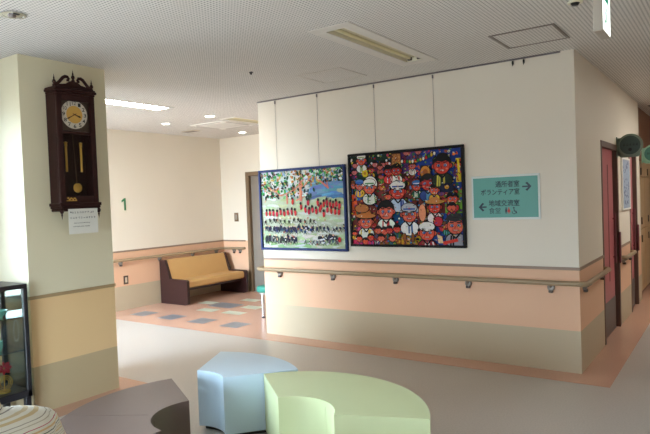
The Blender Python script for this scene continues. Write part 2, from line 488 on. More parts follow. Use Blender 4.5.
# ------------------------------------------------------------------ handrails
def handrail(name, lab, path, brackets, z):
    t = thing(name, lab, 'handrail', (path[0][0], path[0][1], 0))
    bm = NB(); add_tube(bm, [(x, y, z) for x, y in path], 0.021, 14); obj('rail', bm, RAILW, t, ang=60)
    for (x, y, nx, ny) in brackets:
        bm = NB()
        wx, wy = x + nx * 0.062, y + ny * 0.062      # wall point
        add_lathe(bm, [(0.0, 0), (0.03, 0), (0.03, 0.02), (0.024, 0.028), (0.0, 0.03)], (wx, wy, z - 0.045), (-nx, -ny, 0), 16)
        add_tube(bm, [(wx, wy, z - 0.035), (wx - nx * 0.035, wy - ny * 0.035, z - 0.038), (x, y, z - 0.018)], 0.011, 10)
        b = obj('bracket', bm, GREYM, t)
        bm = NB()
        tx, ty = -ny, nx
        cx, cy = wx - nx * 0.02, wy - ny * 0.02
        ex = 0.017 + 0.0 * abs(nx)
        add_box(bm, cx - ex, cx + ex, cy - ex, cy + ex, z - 0.088, z - 0.066, 0.004, 1)
        obj('cover', bm, DARKBR, b)
    return t
def arc(cx, cy, r, a0, a1, n=6):
    return [(cx + r * math.cos(math.radians(a0 + (a1 - a0) * i / n)), cy + r * math.sin(math.radians(a0 + (a1 - a0) * i / n))) for i in range(n + 1)]
off = 0.062
path = [(XL0 - off, 5.75)] + [(XL0 - off, YF + 0.05)] + arc(XL0 + 0.0, YF - 0.0, off, 180, 270) + arc(XW, YF, off, -90, 0) + [(XW + off, D1[0] - 0.12)] + [(XW + 0.05, D1[0] - 0.085), (XW + 0.015, D1[0] - 0.075)]
br = [(x, YF - off, 0, 1) for x in (-4.19, -3.47, -2.73, -1.99, -1.27)] + [(XW + off, YF + 0.13, -1, 0), (XW + off, D1[0] - 0.22, -1, 0), (XL0 - off, YF + 0.35, 1, 0)]
handrail('handrail', 'round wooden handrail running below the paintings and around both wall corners', path, br, 0.748)
path = [(XW + 0.015, D1[1] + 0.10), (XW + 0.05, D1[1] + 0.11), (XW + off, D1[1] + 0.15), (XW + off, D2[0] - 0.15), (XW + 0.05, D2[0] - 0.11), (XW + 0.015, D2[0] - 0.10)]
handrail('handrail', 'short wooden handrail between the two rose doors under the notice board', path, [(XW + off, D1[1] + 0.22, -1, 0), (XW + off, D2[0] - 0.22, -1, 0)], 0.748)
path = [(XB + off, YE + 0.5)] + [(XB + off, YB - off - 0.05)] + [(XB + off + 0.02, YB - off - 0.015), (XB + off + 0.05, YB - off)] + [(EX0 - 0.10, YB - off), (EX0 - 0.075, YB - 0.045), (EX0 - 0.07, YB - 0.012)]
br = [(XB + off, y, -1, 0) for y in (3.9, 4.6, 5.27, 5.98, 6.66, 7.2)] + [(x, YB - off, 0, 1) for x in (-7.12, -6.98)]
handrail('handrail', 'wooden handrail behind the tan bench along the wall with the green numeral', path, br, 0.738)

# ------------------------------------------------------------------ paintings
PAINT = paint_material('acrylic_paint')
class Canvas:
    def __init__(s, x0, x1, z0, z1, y):
        s.x0, s.x1, s.z0, s.z1, s.y = x0, x1, z0, z1, y
        s.bm = NB(); s.cl = s.bm.loops.layers.color.new('Col'); s.k = 0
        s.asp = (x1 - x0) / (z1 - z0)
    def poly(s, pts, rgb):
        s.k += 1
        y = s.y - s.k * 1.0e-5
        # colours are stored display-referred in a byte layer
        c = tuple(v / 255 for v in rgb) + (1,)
        pts = [(min(0.998, max(0.002, u)), min(0.998, max(0.002, v))) for u, v in pts]
        try:
            f = s.bm.faces.new([s.bm.verts.new((s.x0 + u * (s.x1 - s.x0), y, s.z1 - v * (s.z1 - s.z0))) for u, v in pts])
        except ValueError:
            return
        for l in f.loops: l[s.cl] = c
    def ell(s, u, v, a, b, rgb, n=14, rot=0.0, wob=0.0):
        """a, b: half axes as fractions of the canvas HEIGHT"""
        P = []
        for i in range(n):
            t = 2 * PI * i / n; r = 1 + RNG.uniform(-wob, wob)
            x, y = a * math.cos(t) * r, b * math.sin(t) * r
            P.append((u + (x * math.cos(rot) - y * math.sin(rot)) / s.asp, v + x * math.sin(rot) + y * math.cos(rot)))
        s.poly(P, rgb)
    def rect(s, u0, u1, v0, v1, rgb, wob=0.0):
        w = lambda: RNG.uniform(-wob, wob)
        s.poly([(u0 + w(), v0 + w()), (u1 + w(), v0 + w()), (u1 + w(), v1 + w()), (u0 + w(), v1 + w())], rgb)
    def line(s, u0, v0, u1, v1, w, rgb):
        dx, dy = (u1 - u0) * s.asp, v1 - v0; L = math.hypot(dx, dy) or 1
        nx, ny = -dy / L * w / s.asp, dx / L * w
        s.poly([(u0 + nx, v0 + ny), (u1 + nx, v1 + ny), (u1 - nx, v1 - ny), (u0 - nx, v0 - ny)], rgb)

def jit(c, a): return tuple(max(0, min(255, v + RNG.randint(-a, a))) for v in c)

def picture(name, lab, x0, x1, z0, z1, fw, fmat, draw, cords):
    t = thing(name, lab, 'painting', ((x0 + x1) / 2, YF, z0), 'framed paintings on the wall')
    y1, y0 = YF - 0.006, YF - 0.042
    bm = NB()
    def ring(a0, a1, c0, c1):
        add_box(bm, a0, a1, y0, y1, c0, c1, 0.004, 1)
    ring(x0, x1, z1 - fw, z1); ring(x0, x1, z0, z0 + fw); ring(x0, x0 + fw, z0 + fw, z1 - fw); ring(x1 - fw, x1, z0 + fw, z1 - fw)
    obj('frame', bm, fmat, t)
    c = Canvas(x0 + fw * 0.9, x1 - fw * 0.9, z0 + fw * 0.9, z1 - fw * 0.9, YF - 0.02)
    add = add_box(c.bm, c.x0, c.x1, YF - 0.0195, YF - 0.008, c.z0, c.z1)
    draw(c)
    print(name, 'dabs', c.k)
    bm = c.bm
    bm.transform(Matrix.Translation(-Vector(t.location)))
    me = bpy.data.meshes.new('canvas'); bm.to_mesh(me); bm.free(); me.materials.append(PAINT)
    o = bpy.data.objects.new('canvas', me); COL.objects.link(o); o.parent = t
    for (cx) in cords:
        bm = NB()
        add_tube(bm, [(cx, YF - 0.008, H - 0.02), (cx, YF - 0.008, z1 - 0.05)], 0.0015, 6)
        add_box(bm, cx - 0.006, cx + 0.006, YF - 0.018, YF - 0.004, H - 0.055, H - 0.022, 0.002, 1)
        obj('hanging_wire', bm, TRACK, t)
    return t

def draw_park(c):
    # ground and sky
    c.rect(0, 1, 0, 1, (186, 196, 172))
    for i in range(60):                                   # upper pale sky
        c.ell(RNG.random() * 0.62, RNG.uniform(0, 0.36), RNG.uniform(.05, .1), RNG.uniform(.02, .05), jit((226, 232, 236), 10), rot=RNG.uniform(-.4, .4))
    for i in range(70):                                   # slate-blue water at the right
        c.ell(RNG.uniform(.62, 1.0), RNG.uniform(.1, .36), RNG.uniform(.05, .12), RNG.uniform(.015, .03), jit((104, 142, 184), 20), rot=RNG.uniform(-.25, .1))
    for i in range(14):
        c.ell(RNG.uniform(.6, 1.0), RNG.uniform(.34, .38), .08, .012, jit((74, 116, 168), 14), rot=-.1)
    for i in range(110):                                  # lawn
        c.ell(RNG.random(), RNG.uniform(.42, 1), RNG.uniform(.05, .12), RNG.uniform(.012, .03), jit(RNG.choice([(184, 200, 160), (204, 210, 194), (170, 190, 146), (214, 218, 210)]), 8), rot=RNG.uniform(-.2, .2))
    for i in range(40):
        c.ell(RNG.random(), RNG.uniform(.36, .52), RNG.uniform(.05, .1), RNG.uniform(.012, .025), jit((186, 204, 160), 10), rot=RNG.uniform(-.1, .1))
    for i in range(60):
        c.ell(RNG.random(), RNG.uniform(.86, 1), RNG.uniform(.04, .1), RNG.uniform(.012, .025), jit(RNG.choice([(150, 186, 128), (206, 214, 208), (178, 200, 160)]), 10), rot=RNG.uniform(-.2, .2))
    # salmon trunks and branches
    T = (228, 140, 112)
    for (a, b, d, e, w) in ((.50, .18, .50, .36, .022), (.515, .2, .50, .40, .018), (.33, .30, .33, .43, .014), (.03, .24, .2, .33, .006), (.2, .33, .42, .26, .007), (.42, .26, .52, .14, .008),
                            (.54, .22, .62, .08, .008), (.72, .14, .83, .25, .012), (.8, .1, .82, .24, .006), (.1, .3, .04, .4, .005), (.5, .36, .44, .39, .01), (.52, .36, .58, .3, .006)):
        c.line(a, b, d, e, w, jit(T, 10))
    # canopy of leaf dabs
    G = [(38, 120, 66), (20, 70, 44), (62, 156, 92), (110, 184, 120), (24, 34, 34), (196, 120, 50), (214, 176, 92), (236, 240, 236), (44, 96, 110), (150, 190, 210), (60, 170, 70), (16, 50, 36), (230, 225, 210), (130, 60, 40)]
    for i in range(430):
        u = RNG.random(); v = RNG.random() ** 1.3 * .34
        if u > .62: v *= .45 + .9 * max(0, (.8 - u))
        if u < .12: v *= 1.1
        c.ell(u, v + .01, RNG.uniform(.014, .034), RNG.uniform(.009, .018), jit(RNG.choice(G), 12), n=7, rot=RNG.uniform(0, PI))
    for (a, b, d, e, w) in ((.50, .20, .50, .37, .017), (.10, .2, .26, .32, .005), (.26, .32, .44, .24, .006), (.44, .24, .55, .12, .007), (.72, .14, .83, .25, .011), (.56, .2, .64, .08, .006), (.33, .32, .335, .43, .012)):
        c.line(a, b, d, e, w, jit(T, 10))
    for (u, v) in ((.57, .36), (.59, .33), (.60, .37), (.62, .33), (.66, .26), (.55, .27)):
        c.ell(u, v, .016, .03, jit((20, 66, 44), 10), n=8, rot=RNG.uniform(-.4, .4))
    # red-coated figures
    reds = [(.40, .40), (.585, .42), (.50, .47)]
    for k in range(9): reds.append((.06 + .046 * k, .545 + RNG.uniform(-.015, .015)))
    for k in range(10): reds.append((.55 + .043 * k, .53 + RNG.uniform(-.03, .04)))
    for k in range(8): reds.append((.70 + .035 * k, .44 + RNG.uniform(-.02, .05)))
    for (u, v) in reds:
        c.ell(u, v, .020, .042, jit((206, 40, 52), 16), n=9, rot=RNG.uniform(-.15, .15))
        c.ell(u + RNG.uniform(-.006, .006), v - .042, .018, .02, (36, 26, 30), n=8)
        c.ell(u + .008, v + .022, .008, .012, (120, 16, 26), n=7)
    # dark spectators in rows
    rows = [(.645, .05, .65, 13, .021, (50, 42, 34)), (.745, .06, .99, 22, .024, (28, 40, 66)), (.735, .06, .62, 13, .024, (22, 30, 52)), (.77, .2, .6, 8, .02, (34, 60, 110)), (.875, .06, .42, 9, .033, (20, 26, 46)), (.90, .05, .4, 9, .024, (40, 44, 52)), (.87, .70, .9, 8, .03, (24, 30, 46)), (.915, .55, .9, 9, .02, (90, 96, 104))]
    for (v, a, b, n, s, col) in rows:
        for k in range(n):
            u = a + (b - a) * (k + RNG.uniform(-.25, .25)) / max(1, n - 1)
            vv = v + RNG.uniform(-.016, .016)
            c.ell(u, vv, s * .8, s * 1.25, jit(col, 14), n=8, rot=RNG.uniform(-.4, .4), wob=.2)
            c.line(u - .012, vv + s, u - .016, vv + s * 2, .004, (24, 22, 26)); c.line(u + .012, vv + s, u + .018, vv + s * 1.9, .004, (24, 22, 26))
            c.ell(u + RNG.uniform(-.01, .01), vv - s * 1.1, s * .45, s * .45, jit(RNG.choice([(220, 214, 200), (60, 48, 40), (226, 196, 160)]), 10), n=7)
    for k in range(40):
        c.ell(RNG.random(), RNG.uniform(.6, .97), .009, .012, jit(RNG.choice([(236, 236, 232), (228, 190, 140), (190, 60, 50), (236, 236, 232)]), 10), n=6)
    for k in range(26):
        c.ell(RNG.uniform(.5, .9), RNG.uniform(.66, .95), RNG.uniform(.01, .03), RNG.uniform(.006, .014), jit((216, 222, 226), 10), n=8, rot=RNG.uniform(-.6, .6))
    c.ell(.935, .885, .022, .035, (200, 36, 44), n=9)

def draw_crowd(c):
    K = (18, 14, 18)
    R = [(212, 62, 46), (226, 84, 58), (196, 48, 44), (220, 98, 74)]
    def px(x, y):                                         # reading positions off the picture plane
        u = (x - 351.5) / 113.0
        top = 156.5 - 9.6 * u; bot = 243.5 + 3.4 * u
        return u, (y - top) / (bot - top)
    c.rect(0, 1, 0, 1, (120, 50, 46))
    def reg(x0, x1, y0, y1, rgb):
        a = px(x0, y0); b = px(x1, y1); c.rect(a[0], b[0], a[1], b[1], rgb)
    reg(351, 396, 152, 180, (22, 52, 44)); reg(396, 424, 150, 172, (92, 52, 120)); reg(420, 466, 144, 190, (30, 62, 150)); reg(351, 357, 188, 215, (232, 88, 32))
    reg(357, 361, 180, 200, (40, 92, 190)); reg(351, 380, 230, 246, (216, 40, 96)); reg(378, 404, 228, 246, (162, 88, 44)); reg(404, 424, 225, 248, (226, 168, 36)); reg(448, 466, 190, 215, (120, 180, 58))
    reg(434, 466, 214, 250, (34, 76, 166)); reg(424, 436, 232, 250, (36, 74, 160)); reg(396, 410, 205, 226, (28, 92, 150)); reg(459, 464, 158, 182, (236, 204, 40))
    pal = [(30, 70, 160), (230, 190, 50), (200, 40, 60), (240, 236, 226), (40, 120, 70), (160, 90, 50), (110, 50, 120), (230, 110, 40), (20, 20, 26), (120, 170, 60), (210, 60, 110), (90, 150, 200)]
    for i in range(650):                                  # a thicket of small marks behind the faces
        u, v = RNG.random(), RNG.random()
        c.ell(u, v, RNG.uniform(.008, .024), RNG.uniform(.006, .018), jit(RNG.choice(pal), 18), n=7, rot=RNG.uniform(0, PI), wob=.2)
    def face(x, y, r, hair=K, hat=None, body=(240, 236, 226), trim=(40, 70, 150), skin=None, eyes=True, brim=0):
        u, v = px(x, y); s = r * 1.12 / 92.0
        a = c.asp
        skin = skin or RNG.choice(R)
        # shoulders and shirt
        c.ell(u, v + s * 1.75, s * 1.35, s * 1.0, K, n=16); c.ell(u, v + s * 1.75, s * 1.22, s * .88, jit(body, 8), n=16)
        for k in range(3):
            q = RNG.uniform(-.9, .9)
            c.line(u + q * s / a, v + s * 1.15, u + (q * 1.2) * s / a, v + s * 2.4, s * .1, jit(trim, 10))
        c.line(u - .5 * s / a, v + s * .95, u, v + s * 1.5, s * .1, K); c.line(u + .5 * s / a, v + s * .95, u, v + s * 1.5, s * .1, K)
        # hair, ears, face
        c.ell(u, v - s * .32, s * 1.22, s * 1.08, hair, n=18, wob=.07)
        for q in (-1, 1): c.ell(u + q * s * 1.08 / a, v + s * .1, s * .26, s * .34, K, n=9); c.ell(u + q * s * 1.06 / a, v + s * .1, s * .18, s * .25, skin, n=9)
        c.ell(u, v + s * .08, s * 1.06, s * 1.0, K, n=20); c.ell(u, v + s * .08, s * .96, s * .9, skin, n=20)
        c.poly([(u - s * .95 / a, v - s * .25), (u - s * .5 / a, v - s * .5), (u, v - s * .36), (u + s * .5 / a, v - s * .5), (u + s * .95 / a, v - s * .25), (u + s * .6 / a, v - s * .86), (u - s * .6 / a, v - s * .86)], hair)
        if hat:
            c.ell(u, v - s * .72, s * 1.16, s * .66, K, n=16); c.ell(u, v - s * .74, s * 1.05, s * .56, hat, n=16)
            c.line(u - s * .8 / a, v - s * .6, u + s * .8 / a, v - s * .6, s * .1, jit(trim, 10))
        if brim:
            c.ell(u, v - s * .75, s * 1.7, s * .42, K, n=16); c.ell(u, v - s * .78, s * 1.6, s * .34, brim, n=16); c.ell(u, v - s * 1.0, s * .9, s * .5, jit(brim, 12), n=14)
        if eyes:
            for q in (-1, 1):
                c.ell(u + q * s * .42 / a, v + s * .02, s * .25, s * .21, K, n=10); c.ell(u + q * s * .42 / a, v + s * .02, s * .19, s * .15, (214, 216, 226), n=10)
                c.ell(u + q * s * .40 / a, v + s * .03, s * .13, s * .14, (40, 80, 150), n=8)
                c.line(u + q * s * .18 / a, v - s * .3, u + q * s * .68 / a, v - s * .34, s * .06, K)
        c.line(u, v + s * .12, u - s * .1 / a, v + s * .38, s * .05, (120, 24, 24))
        c.line(u - s * .32 / a, v + s * .58, u + s * .32 / a, v + s * .58, s * .09, (110, 16, 24)); c.line(u - s * .25 / a, v + s * .56, u + s * .25 / a, v + s * .56, s * .03, (240, 220, 200))
        for q in (-1, 1): c.ell(u + q * s * .6 / a, v + s * .42, s * .16, s * .12, (240, 120, 90), n=8)
    for (x, y) in ((379, 164), (387, 164), (357, 165), (356, 172), (412, 152), (424, 151)):
        face(x, y, 2.6, body=(90, 40, 70), eyes=False, skin=(206, 110, 110))
    for k in range(40):
        x, y = RNG.uniform(354, 462), RNG.uniform(160, 240)
        face(x, y, RNG.uniform(2.2, 3.2), hair=RNG.choice([K, (60, 34, 24), (120, 70, 40)]), body=RNG.choice(pal), trim=RNG.choice(pal), eyes=RNG.random() < .4)
    # coloured beads swagged across the top
    for k in range(13):
        t = k / 12.0
        u, v = px(408 + 32 * t, 161 - 8 * t + 3 * math.sin(PI * t)); c.ell(u, v, .017, .024, K, n=9); c.ell(u, v, .013, .019, [(240, 238, 232), (206, 44, 40), (50, 130, 70), (230, 190, 60)][k % 4], n=9)
    for (x, y) in ((376, 163), (392, 160), (395, 163), (361, 163)):
        u, v = px(x, y); c.ell(u, v, .013, .013, (236, 236, 240), n=8)
    # a brown patterned pot and a straw disc
    u, v = px(402, 158); c.rect(u - .045, u + .045, v - .06, v + .09, K, .004); c.rect(u - .038, u + .038, v - .052, v + .082, (176, 110, 58), .004)
    for k in range(26): c.ell(u + RNG.uniform(-.033, .033), v + RNG.uniform(-.045, .075), .006, .006, RNG.choice([(110, 60, 30), (226, 160, 80)]), n=6)
    for k in range(150):                                  # fine patterning between the figures
        u, v = RNG.random(), RNG.uniform(.12, 1)
        c.ell(u, v, .017, .014, K, n=8); c.ell(u, v, .012, .010, jit(RNG.choice(pal), 15), n=8)
    # the large faces
    W = (238, 236, 230)
    face(365, 160, 4.4, hat=W, body=W, trim=(120, 160, 60))
    u, v = px(368.5, 173); c.ell(u, v, .04, .04, (226, 196, 40), n=12, wob=.15); c.ell(u, v, .018, .018, (190, 130, 40), n=9)
    face(362, 185, 4.2, hat=(70, 120, 190), body=(230, 180, 60), trim=(40, 90, 190))
    face(394, 171, 4.2, body=(226, 60, 60), trim=W); face(402, 170, 4.6, body=W, trim=(200, 40, 40))
    u, v = px(374, 184); c.ell(u, v, .095, .10, K, n=18); c.ell(u, v, .086, .09, W, n=18)
    face(373, 187, 6.0, hair=W, hat=(236, 240, 232), body=(226, 232, 216), trim=(80, 140, 70))
    face(422, 186, 4.0, hat=(50, 110, 180), body=(40, 110, 80), trim=W)
    u, v = px(431, 172); c.ell(u, v, .065, .075, K, n=16); c.ell(u, v, .056, .066, (214, 140, 54), n=16); c.ell(u, v, .03, .035, (168, 92, 40), n=12)
    face(433, 183, 6.2, body=(44, 70, 140), trim=(90, 150, 190)); face(439, 190, 4.0, body=(230, 190, 50))
    face(403, 191, 7.0, hat=W, body=(190, 206, 226), trim=(50, 80, 150))
    face(447, 165, 7.4, body=(44, 46, 44), trim=(196, 190, 70)); u, v = px(451, 188); c.ell(u, v, .085, .05, (22, 26, 60), n=14); c.ell(u, v - .01, .025, .022, (236, 170, 50), n=9)
    c.line(*px(462, 158), *px(463, 180), .012, (236, 204, 40))
    face(368, 221, 6.6, brim=(190, 118, 60), body=W, trim=(226, 190, 60))
    u, v = px(364, 208); c.ell(u, v, .10, .055, K, n=16); c.ell(u, v, .09, .047, (182, 112, 60), n=16)
    face(390, 211, 7.4, body=W, trim=(206, 50, 50)); face(414, 214, 7.2, hair=(170, 170, 180), hat=(186, 188, 196), body=W, trim=(60, 100, 160))
    u, v = px(427, 213); c.ell(u, v, .05, .10, K, n=14); c.ell(u, v, .042, .09, (230, 146, 106), n=14)
    face(439, 207, 5.6, brim=(196, 140, 60), body=W, trim=(180, 40, 60)); face(456, 199, 4.4, body=(206, 50, 60)); face(455, 208, 3.6, body=(196, 60, 60), eyes=False)
    u, v = px(442, 222); c.ell(u, v, .06, .06, K, n=12); c.ell(u, v, .05, .05, (190, 40, 56), n=12)
    for (x, y) in ((381, 230), (388, 231), (393, 230), (401, 229), (384, 238), (396, 238)): face(x, y, 3.2, body=RNG.choice([(150, 86, 46), (60, 110, 60), (120, 60, 40)]), eyes=False)
    for (x, y) in ((360, 238), (367, 241), (373, 237)): face(x, y, 3.0, body=(216, 40, 96), eyes=False)
    for x in (409, 417): u, v = px(x, 238); c.ell(u, v, .022, .055, K, n=12); c.ell(u, v, .017, .048, (150, 84, 40), n=12)
    face(431, 233, 7.0, hat=W, body=(150, 36, 46), trim=W); face(458, 226, 7.4, hair=(46, 46, 50), body=(150, 150, 156), trim=K)
    c.line(*px(446, 244), *px(460, 241), .016, (216, 60, 44))
    u, v = px(443, 240); c.poly([(u - .02, v - .05), (u + .02, v - .03), (u + .03, v + .04), (u - .01, v + .04)], (232, 200, 150))
    for k in range(420):                                  # short brush marks over everything
        u, v = RNG.random(), RNG.random(); a = RNG.uniform(0, PI); L = RNG.uniform(.008, .022)
        c.line(u, v, u + L * math.cos(a), v + L * math.sin(a), RNG.uniform(.002, .0045), RNG.choice([K, K, K, (236, 232, 220), (236, 200, 60), (210, 60, 50), (40, 90, 170), (60, 130, 70)]))

FR_BLUE = mat('frame_navy', (24, 42, 94), 0.5, spec=0.25); FR_BLACK = mat('frame_black', (14, 12, 15), 0.5, spec=0.2)
picture('painting', 'painting in a blue frame of a park with red and dark figures under trees', -4.432, -3.262, 0.967, 1.864, 0.026, FR_BLUE, draw_park, (-4.17, -3.597))
picture('painting', 'black-framed painting crowded with red cartoon faces, beside the teal sign', -3.222, -1.99, 1.022, 1.957, 0.026, FR_BLACK, draw_crowd, (-2.905, -2.275))
for i, (x, lab) in enumerate(((-1.535, 'left one of two spare dark hooks on the picture track, above the teal sign'), (-1.443, 'right one of two spare dark hooks on the picture track, near the wall corner'))):
    t = thing('picture_hook', lab, 'hook', (x, YF, H - 0.06), 'spare picture hooks')
    bm = NB(); add_box(bm, x - 0.007, x + 0.007, YF - 0.02, YF - 0.004, H - 0.05, H - 0.02, 0.002, 1); obj('clip', bm, BLACK, t)
    bm = NB(); add_tube(bm, [(x, YF - 0.012, H - 0.04), (x, YF - 0.012, H - 0.055), (x, YF - 0.018, H - 0.062), (x, YF - 0.026, H - 0.055)], 0.003, 6); obj('hook_wire', bm, BLACK, t)

# ------------------------------------------------------------------ direction sign
SX0, SX1, SZ0, SZ1 = -1.932, -1.338, 1.276, 1.662
t = thing('direction_sign', 'teal direction sign with white border, arrows and Japanese lettering on the wall', 'sign', ((SX0 + SX1) / 2, YF, SZ0))
bm = NB(); add_box(bm, SX0, SX1, YF - 0.014, YF - 0.001, SZ0, SZ1, 0.003, 1); obj('border', bm, mat('sign_white', (214, 220, 218), 0.5, var=0.02), t)
bm = NB(); add_box(bm, SX0 + 0.016, SX1 - 0.016, YF - 0.0165, YF - 0.0135, SZ0 + 0.018, SZ1 - 0.018, 0.001, 1); obj('panel', bm, mat('sign_teal', (90, 156, 146), 0.45, var=0.04, scale=4), t)
SW, SH = SX1 - SX0, SZ1 - SZ0
def sign3(u, v, h): return (SX0 + u * SW, YF - 0.0165 - h, SZ1 - v * SH)
INK = mat('sign_ink', (26, 44, 62), 0.5)
for body, box in (('通所者室', (.365, .715, .275, .13)), ('ボランティア室', (.145, .715, .445, .305)), ('地域交流室', (.26, .71, .70, .555)), ('食堂', (.26, .435, .865, .725))):
    obj('lettering', text_bm(body, sign3, box, bold=0.0 if body == '食堂' else 0.012), INK, t, smooth=False)
def arrow(u0, u1, v, name):
    bm = NB(); s = 1 if u1 > u0 else -1
    k = SW / SH
    w = .016
    add_prism(bm, [(u0, v - w), (u1 - s * .02, v - w), (u1 - s * .02, v + w), (u0, v + w)], sign3, 0, 0.0008)
    for q in (-1, 1):
        add_prism(bm, [(u1, v), (u1 - s * .06, v + q * .1), (u1 - s * .085, v + q * .075), (u1 - s * .035, v)], sign3, 0, 0.0009)
    obj(name, bm, INK, t, smooth=False)
arrow(.755, .885, .275, 'arrow'); arrow(.225, .105, .71, 'arrow')
RED = mat('sign_red', (190, 60, 60), 0.5)
def pict(u, v, m, skirt):
    bm = NB()
    add_prism(bm, [(u + .011 * math.cos(a * PI / 6), v - .055 + .017 * math.sin(a * PI / 6)) for a in range(12)], sign3, 0, 0.0008)
    add_prism(bm, [(u - .014, v - .034), (u + .014, v - .034), (u + (.024 if skirt else .014), v + .03), (u - (.024 if skirt else .014), v + .03)], sign3, 0, 0.0008)
    for q in (-1, 1): add_prism(bm, [(u + q * .003, v + .03), (u + q * .011, v + .03), (u + q * .011, v + .066), (u + q * .003, v + .066)], sign3, 0, 0.0008)
    obj('pictogram', bm, m, t, smooth=False)
pict(.515, .80, INK, False); pict(.555, .80, RED, True)
bm = NB()                                                # wheelchair symbol
u, v = .635, .815
add_prism(bm, [(u - .008 + .012 * math.cos(a * PI / 6), v - .075 + .018 * math.sin(a * PI / 6)) for a in range(12)], sign3, 0, 0.0008)
for p in ([(u - .012, v - .055), (u, v - .055), (u + .004, v + .005), (u - .008, v + .005)], [(u - .006, v - .01), (u + .024, v - .01), (u + .024, v + .008), (u - .006, v + .008)], [(u + .014, v - .008), (u + .026, v - .008), (u + .04, v + .05), (u + .028, v + .055)]):
    add_prism(bm, p, sign3, 0, 0.0008)
for a in range(10):
    b0, b1 = math.radians(-30 + 24 * a), math.radians(-30 + 24 * (a + 1))
    P = [(u - .006 + r * math.cos(q), v + .02 + r * 1.54 * math.sin(q)) for r, q in ((.03, b0), (.03, b1), (.022, b1), (.022, b0))]
    add_prism(bm, P, sign3, 0, 0.0008)
obj('pictogram', bm, INK, t, smooth=False)

# numeral, wall plates
GREENP = mat('numeral_green', (60, 128, 84), 0.5)
def lob3(u, v, h): return (XB + 0.0005 + h, u, v)
bm = NB(); add_prism(bm, [(5.385, 1.465), (5.415, 1.465), (5.415, 1.645), (5.388, 1.645), (5.345, 1.612), (5.345, 1.582), (5.385, 1.606)], lob3, 0, 0.004)
o = obj('floor_number', bm, GREENP, smooth=False)
o['label'] = 'green numeral 1 on the cream wall above the bench'; o['category'] = 'numeral'
def plate(name, lab, cat, base, n, w, h, frm, mid):
    """n: 'x' plate faces +X, 'y' plate faces -Y"""
    t = thing(name, lab, cat, base)
    x, y, z = base
    P = (lambda a, b, d: (x + d, y + a, z + b)) if n == 'x' else (lambda a, b, d: (x + a, y - d, z + b))
    bm = NB(); add_prism(bm, [(-w, -h), (w, -h), (w, h), (-w, h)], P, 0.0005, 0.008); sharp_bevel(bm, 0.003, 1); obj('cover_plate', bm, frm, t)
    bm = NB(); add_prism(bm, [(-w * .45, -h * .6), (w * .45, -h * .6), (w * .45, h * .6), (-w * .45, h * .6)], P, 0.007, 0.011); obj('insert', bm, mid, t)
    return t
plate('wall_outlet', 'dark-framed outlet plate low on the peach wall left of the bench', 'outlet', (XB, 5.355, 0.44), 'x', 0.038, 0.062, mat('plate_brown', (72, 54, 44), 0.4), mat('plate_cream', (206, 190, 166), 0.5))
t = plate('call_button_plate', 'steel call button plate on the cream wall left of the steel door', 'switch', (-7.045, YB, 1.27), 'y', 0.045, 0.075, STEELD, STEEL)

# ------------------------------------------------------------------ pendulum wall clock
WOOD = mat('dark_walnut', (46, 18, 16), 0.5, var=0.25, scale=14, spec=0.25)
WOODL = mat('walnut_inner', (40, 24, 22), 0.45, var=0.2, scale=14)
BRASS = mat('brass', (222, 178, 84), 0.4, 0.6, var=0.08)
SILVER = mat('dial_silver', (206, 200, 186), 0.4, 0.25)
GOLDD = mat('dial_gold', (212, 168, 84), 0.4, 0.35)
CX = PX1; cy0, cy1 = 2.448, 2.765; cF = CX + 0.142; cm = (cy0 + cy1) / 2
ck = thing('wall_clock', 'dark wooden pendulum wall clock with carved crown hanging on the pillar', 'clock', (CX, cm, 1.5))
bm = NB()
zb, zt = 1.555, 2.375
add_box(bm, CX + 0.001, CX + 0.014, cy0, cy1, zb, zt)                 # back board
for a, b in ((cy0, cy0 + 0.022), (cy1 - 0.022, cy1)): add_box(bm, CX + 0.014, CX + 0.118, a, b, zb, zt, 0.003, 1)
add_box(bm, CX + 0.014, CX + 0.118, cy0 + 0.022, cy1 - 0.022, zb, zb + 0.02); add_box(bm, CX + 0.014, CX + 0.118, cy0 + 0.022, cy1 - 0.022, zt - 0.02, zt)
obj('case', bm, WOOD, ck)
bm = NB(); fw = 0.042                                                 # front door frame
for a, b, c, d in ((cy0, cy0 + fw, zb, zt), (cy1 - fw, cy1, zb, zt), (cy0 + fw, cy1 - fw, zb, zb + 0.05), (cy0 + fw, cy1 - fw, zt - 0.05, zt), (cy0 + fw, cy1 - fw, 2.075, 2.095)):
    add_box(bm, CX + 0.120, cF, a, b, c, d, 0.004, 2)
dr = obj('door', bm, WOOD, ck)
bm = NB(); add_box(bm, CX + 0.126, CX + 0.129, cy0 + fw - 0.004, cy1 - fw + 0.004, zb + 0.046, 2.08); obj('pane', bm, glass('clock_glass', (250, 250, 250), 0.03), dr, smooth=False)
# cornice and crown
bm = NB()
for g, z0, z1 in ((0.004, 2.375, 2.392), (0.014, 2.392, 2.412), (0.008, 2.412, 2.424)):
    add_box(bm, CX + 0.001, cF + g, cy0 - g, cy1 + g, z0, z1, 0.004, 1)
obj('cornice', bm, WOOD, ck)
bm = NB()
def cr3(u, v, h): return (h, cm + u, 2.424 + v)
add_prism(bm, [(-.158, 0), (.158, 0), (.158, .014), (.06, .03), (.03, .052), (-.03, .052), (-.06, .03), (-.158, .014)], cr3, CX + 0.108, CX + 0.126)
for sg in (-1, 1):                                       # swan-neck scrolls
    P = [(0.155, 0.014), (0.135, 0.02), (0.115, 0.036), (0.098, 0.056), (0.082, 0.074), (0.064, 0.084), (0.046, 0.082), (0.036, 0.070), (0.040, 0.058), (0.050, 0.058)]
    add_tube(bm, [(CX + 0.118, cm + sg * u, 2.424 + v) for u, v in P], [0.012, 0.012, 0.012, 0.012, 0.0125, 0.0125, 0.012, 0.011, 0.010, 0.009], 10)
obj('crown', bm, WOOD, ck)
